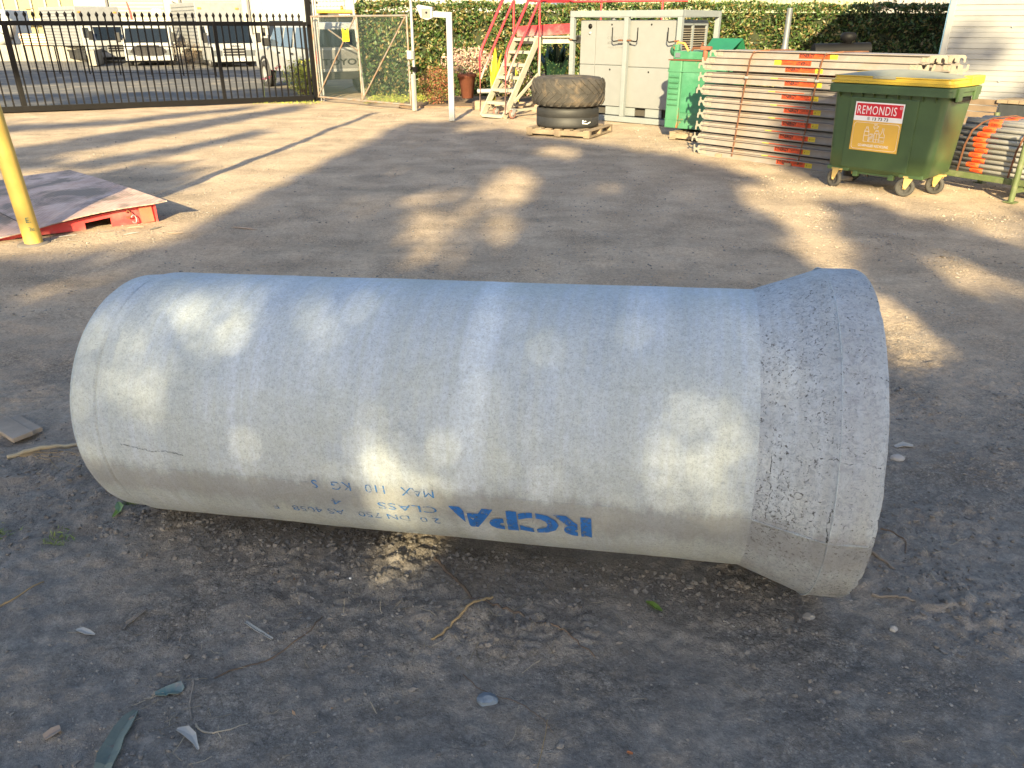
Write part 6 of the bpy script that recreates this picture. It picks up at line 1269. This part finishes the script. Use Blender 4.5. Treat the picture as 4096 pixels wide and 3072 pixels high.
# ------------------------------------------------------------------ gum trees behind the camera: leaves placed by a drawn map to throw the dappled shade
SHADE, HOLES, SOFT = ([[(-3.92, 5.42), (-2.79, 5.71), (-1.44, 4.87), (-0.31, 4.6), (0.46, 4.36), (1.14, 4.1), (1.55, 3.7), (2.16, 3.25), (2.38, 3.11), (4.06, 3.0), (4.47, 2.95), (6.5, 1.5), (6.5, -0.8), (-6.5, -0.8), (-6.5, 1.3), (-4.85, 1.9), (-4.37, 2.0), (-3.85, 2.16), (-3.58, 2.15), (-3.77, 2.48), (-3.78, 2.89), (-3.83, 3.46), (-3.9, 4.42)], [(-9.22, 3.97), (-8.81, 4.27), (-8.02, 5.38), (-7.39, 6.7), (-7.07, 6.45), (-7.43, 5.1), (-7.85, 4.03), (-8.33, 3.56)], [(-7.34, 3.51), (-6.59, 4.15), (-6.24, 4.93), (-6.03, 4.79), (-6.22, 4.02), (-6.9, 3.36)], [(-11.44, 4.89), (-9.7, 5.38), (-8.37, 6.48), (-8.16, 6.32), (-9.3, 5.15), (-10.79, 4.6)], [(-5.88, 2.35), (-7.39, 3.02), (-6.91, 3.04), (-6.5, 3.3), (-6.26, 3.56), (-5.67, 3.64), (-5.67, 3.41), (-5.23, 3.48), (-5.31, 3.22), (-4.95, 3.24), (-4.98, 2.96), (-4.97, 2.71), (-4.87, 2.25)], [(-8.8, 3.64), (-8.14, 3.77), (-7.67, 3.69), (-7.39, 3.4), (-8.06, 3.32)], [(6.26, 5.68), (6.17, 5.52), (5.85, 5.4), (5.71, 5.29), (5.67, 5.13), (6.45, 4.8), (8, 4.3), (8, 6.0)], [(2.55, 4.76), (2.73, 4.72), (2.94, 3.91), (2.42, 4.0), (2.32, 4.26), (2.36, 4.49), (2.44, 4.65)], [(3.2, 3.16), (3.53, 2.94), (3.87, 2.63), (3.73, 2.52), (3.18, 2.83)]], [(0.05, [(-0.78, 3.26), (-0.78, 3.0), (-0.9, 2.84), (-1.09, 2.84), (-1.3, 2.97), (-1.48, 3.24), (-1.55, 3.55), (-1.44, 3.78), (-1.19, 3.79), (-0.93, 3.57)]), (0.2, [(-1.38, 2.36), (-1.35, 2.23), (-1.44, 2.16), (-1.59, 2.15), (-1.76, 2.22), (-1.9, 2.34), (-1.96, 2.48), (-1.88, 2.58), (-1.7, 2.58), (-1.51, 2.5)]), (0.3, [(-0.77, 2.52), (-0.76, 2.38), (-0.84, 2.29), (-0.97, 2.29), (-1.1, 2.36), (-1.21, 2.5), (-1.24, 2.66), (-1.16, 2.77), (-1.01, 2.77), (-0.86, 2.67)]), (0.2, [(-0.44, 4.25), (-0.49, 4.08), (-0.64, 3.98), (-0.85, 3.97), (-1.04, 4.06), (-1.15, 4.22), (-1.13, 4.4), (-0.97, 4.52), (-0.74, 4.53), (-0.54, 4.42)]), (0.4, [(-2.11, 5.25), (-2.14, 5.13), (-2.33, 5.04), (-2.61, 5.03), (-2.87, 5.1), (-3.02, 5.22), (-3.01, 5.35), (-2.82, 5.45), (-2.52, 5.46), (-2.25, 5.38)]), (0.8, [(-0.9, 2.71), (-0.91, 2.45), (-1.12, 2.3), (-1.44, 2.29), (-1.79, 2.41), (-2.08, 2.66), (-2.18, 2.97), (-1.98, 3.21), (-1.55, 3.22), (-1.12, 3.01)]), (0.75, [(-0.74, 2.11), (-0.81, 2.05), (-1.02, 2.01), (-1.3, 1.99), (-1.55, 2.02), (-1.69, 2.07), (-1.64, 2.14), (-1.42, 2.19), (-1.11, 2.2), (-0.85, 2.17)]), (0.85, [(-2.46, 3.04), (-2.38, 2.88), (-2.39, 2.67), (-2.47, 2.51), (-2.59, 2.43), (-2.71, 2.45), (-2.79, 2.58), (-2.8, 2.77), (-2.74, 2.97), (-2.6, 3.08)]), (0.75, [(-3.58, 1.88), (-3.55, 1.81), (-3.64, 1.72), (-3.81, 1.64), (-3.98, 1.6), (-4.12, 1.61), (-4.16, 1.67), (-4.09, 1.76), (-3.92, 1.85), (-3.72, 1.9)]), (0.2, [(-3.69, 2.37), (-3.65, 2.32), (-3.68, 2.27), (-3.76, 2.24), (-3.85, 2.23), (-3.93, 2.26), (-3.97, 2.3), (-3.95, 2.35), (-3.87, 2.39), (-3.77, 2.39)]), (0.8, [(-3.73, 2.08), (-3.7, 2.01), (-3.77, 1.94), (-3.92, 1.88), (-4.08, 1.86), (-4.21, 1.88), (-4.26, 1.94), (-4.2, 2.02), (-4.05, 2.08), (-3.87, 2.11)]), (0.9, [(0.26, 3.22), (0.19, 3.1), (0.03, 3.02), (-0.17, 3.01), (-0.34, 3.07), (-0.42, 3.19), (-0.37, 3.32), (-0.2, 3.42), (0.02, 3.42), (0.2, 3.35)]), (0.05, [(1.38, 3.35), (1.79, 3.56), (2.22, 3.48), (2.35, 3.07), (2.2, 2.67), (2.18, 2.41), (1.96, 2.0), (2.0, 1.87), (2.04, 1.65), (2.06, 1.56), (1.83, 1.49), (1.61, 1.46), (1.69, 1.75), (1.6, 2.17), (1.49, 2.25), (1.54, 2.59), (1.49, 2.89)]), (0.15, [(2.49, 3.27), (3.31, 3.34), (4.72, 3.28), (3.6, 2.42), (3.24, 2.71), (2.9, 2.98)]), (0.25, [(2.51, 2.38), (2.92, 2.35), (3.07, 2.01), (2.86, 1.85), (2.66, 1.93), (2.49, 2.06)]), (0.87, [(-1.53, 1.68), (-1.41, 1.71), (-1.2, 1.7), (-1.1, 1.63), (-1.13, 1.51), (-1.28, 1.47), (-1.43, 1.55)]), (0.95, [(-0.99, 1.67), (-0.73, 1.67), (-0.66, 1.56), (-0.82, 1.49), (-0.98, 1.57)]), (0.94, [(-1.71, 1.47), (-1.66, 1.62), (-1.55, 1.66), (-1.37, 1.53), (-1.36, 1.31), (-1.41, 1.23), (-1.48, 1.26), (-1.6, 1.35)]), (0.74, [(-0.67, 1.19), (-0.61, 1.23), (-0.49, 1.15), (-0.47, 1.09), (-0.52, 0.99), (-0.63, 0.86), (-0.7, 1.01)]), (0.86, [(0.18, 1.42), (0.23, 1.42), (0.26, 1.35), (0.3, 1.27), (0.31, 1.09), (0.2, 1.07), (0.17, 1.2), (0.18, 1.29)]), (0.94, [(0.26, 1.43), (0.39, 1.42), (0.43, 1.23), (0.43, 1.07), (0.31, 1.04)]), (0.95, [(-0.74, 1.23), (-0.44, 1.23), (-0.39, 1.14), (-0.44, 0.95), (-0.72, 0.87)]), (0.0, [(-0.71, 0.73), (-0.74, 0.81), (-0.53, 0.84), (-0.53, 0.8), (-0.64, 0.73)])], [(0.88, [(2.4, 3.5), (3.45, 3.45), (3.5, 4.25), (3.0, 4.35), (2.4, 4.2)]), (0.6, [(5.17, 6.58), (5.63, 6.47), (5.85, 6.17), (5.7, 5.87), (5.14, 6.09)]), (0.93, [(-25.72, 11.1), (-11.86, 12.1), (-10.23, 10.42), (-14.43, 9.86), (-19.03, 8.15)]), (0.85, [(-16.59, 7.08), (-11.58, 7.86), (-8.55, 8.67), (-7.55, 7.64), (-10.18, 6.89), (-14.17, 6.01)]), (0.7, [(-7.14, 3.15), (-5.84, 2.97), (-5.12, 2.38), (-5.19, 2.18)])])
def inpoly(u, v_, poly):
    c = np.zeros(len(u), bool); n_ = len(poly)
    for i in range(n_):
        x0, y0 = poly[i]; x1, y1 = poly[(i + 1) % n_]
        if y0 == y1: continue
        c ^= ((y0 > v_) != (y1 > v_)) & (u < (x1 - x0) * (v_ - y0) / (y1 - y0) + x0)
    return c
def cover(u, v_):
    wq = np.where(v_ < 1.9, .2, 1); u = u + r.normal(0, .075, len(u)) * np.where(v_ < 1.9, .3, 1); v_ = v_ + r.normal(0, .05, len(u)) * np.where(v_ < 1.9, .3, 1); u = u + vnoise(u, v_, .3, 90) * .09 * wq; v_ = v_ + vnoise(u, v_, .25, 91) * .05 * wq; c = np.zeros(len(u))
    for p in SHADE: c[inpoly(u, v_, p)] = 1
    hole = np.ones(len(u)); K = lambda q: -math.log(max(1 - q, .004)) / 6.0
    for k, p in HOLES: m_ = inpoly(u, v_, p); hole[m_] = np.minimum(hole[m_], K(k))
    c = np.minimum(c, hole)
    for k, p in SOFT: m_ = inpoly(u, v_, p); c[m_] = np.maximum(c[m_], K(k) * (1 + 1.2 * (vnoise(u[m_] * .35, v_[m_], .18, 92) > 0)))
    return c
r = np.random.default_rng(77); ca, sa, ce, se = math.cos(R(SUN_AZ)), math.sin(R(SUN_AZ)), math.cos(R(SUN_EL)), math.sin(R(SUN_EL))
LG = leafmat('gum_leaf', [(.05, .08, .03), (.10, .13, .05), (.16, .17, .08)], .1)
trees = {}
for i, (u0, u1) in enumerate(((-13, -4), (-4, 1), (1, 9))):
    cx = (-13.5, -1.2, .6)[i]; tz = (12., 8.8, 8.0)[i] / 13.5; n_ = int(11000 * (u1 - u0)); u = r.uniform(u0, u1, n_); v_ = r.uniform(-.8, 14.4, n_); k = r.random(n_) < cover(u, v_); u, v_ = u[k], v_[k]
    yy = r.uniform(-16.0, -14.0, len(u)); k = v_ > 1.85; u, v_, yy = u[k], v_[k], yy[k]
    s = (yy + u * sa) / ca; x = u * ca + s * sa; y = s * ca - u * sa; z = (v_ - s * se) / ce
    tr = empty('gum_tree', (cx, -9.6, 0), label=['left gum tree behind the camera, outside the view', 'middle gum tree behind the camera, outside the view', 'right gum tree behind the camera, outside the view'][i], cat='tree')
    leafcloud(np.stack([x - cx, y + 9.6, z], 1), .24, 'crown', LG, tr, aspect=.55)
    nn_ = int(22000 * (u1 - u0)); u = r.uniform(max(u0, -7), min(u1, 7), nn_); v_ = r.uniform(-.8, 1.95, nn_); k = r.random(nn_) < cover(u, v_); u, v_ = u[k], v_[k]; yy = r.uniform(-8.6, -7.6, len(u))
    s = (yy + u * sa) / ca; x = u * ca + s * sa; y = s * ca - u * sa; z = (v_ - s * se) / ce
    leafcloud(np.stack([x - cx, y + 9.6, z], 1), .065, 'low_branches', LG, tr, aspect=.55)  # added low leaf screen, shaped to shade the pipe and foreground
    mb = MB(); mb.tube([(0, -3.0, -.1), (.1, -3.2, 2.5 * tz), (-.1, -3.9, 4.6 * tz), (.1, -4.7, 8.5 * tz), (0, -5.0, 13.5 * tz)], .25, 12, radii=[.36, .3, .24, .16, .05])
    for q in range(4): a_ = r.uniform(-.9, .9); mb.tube([(0, -3.6 - q * .2, 3.0 + q * .8), (a_ * .5, -4.2, 3.6 + q * .8), (a_, -5, 4.2 + q * .8)], .06, 8, radii=[.09, .06, .02])
    mb.build('trunk', pm('gum_bark', (.32, .27, .22), .9, var=.3, bmp=.4, bs=10), tr)

# gum crown added farther left, shaped to shade the truck yard
nn_ = 90000; u = r.uniform(-34, -12, nn_); v_ = r.uniform(6.5, 18, nn_); k = r.random(nn_) < cover(u, v_); u, v_ = u[k], v_[k]; yy = r.uniform(-12.5, -10.5, len(u))
s = (yy + u * sa) / ca; x = u * ca + s * sa; y = s * ca - u * sa; z = (v_ - s * se) / ce
tr = empty('gum_tree', (-23, -11.5, 0), label='tallest gum tree, far left behind the camera, outside the view', cat='tree')
leafcloud(np.stack([x + 23, y + 11.5, z], 1), .34, 'crown', LG, tr, aspect=.55)
mb = MB(); mb.tube([(0, -.5, -.1), (.3, -.4, 6), (-.2, -.3, 12), (0, -.2, 17)], .4, 12, radii=[.5, .4, .28, .06]); mb.build('trunk', MC['gum_bark'], tr)
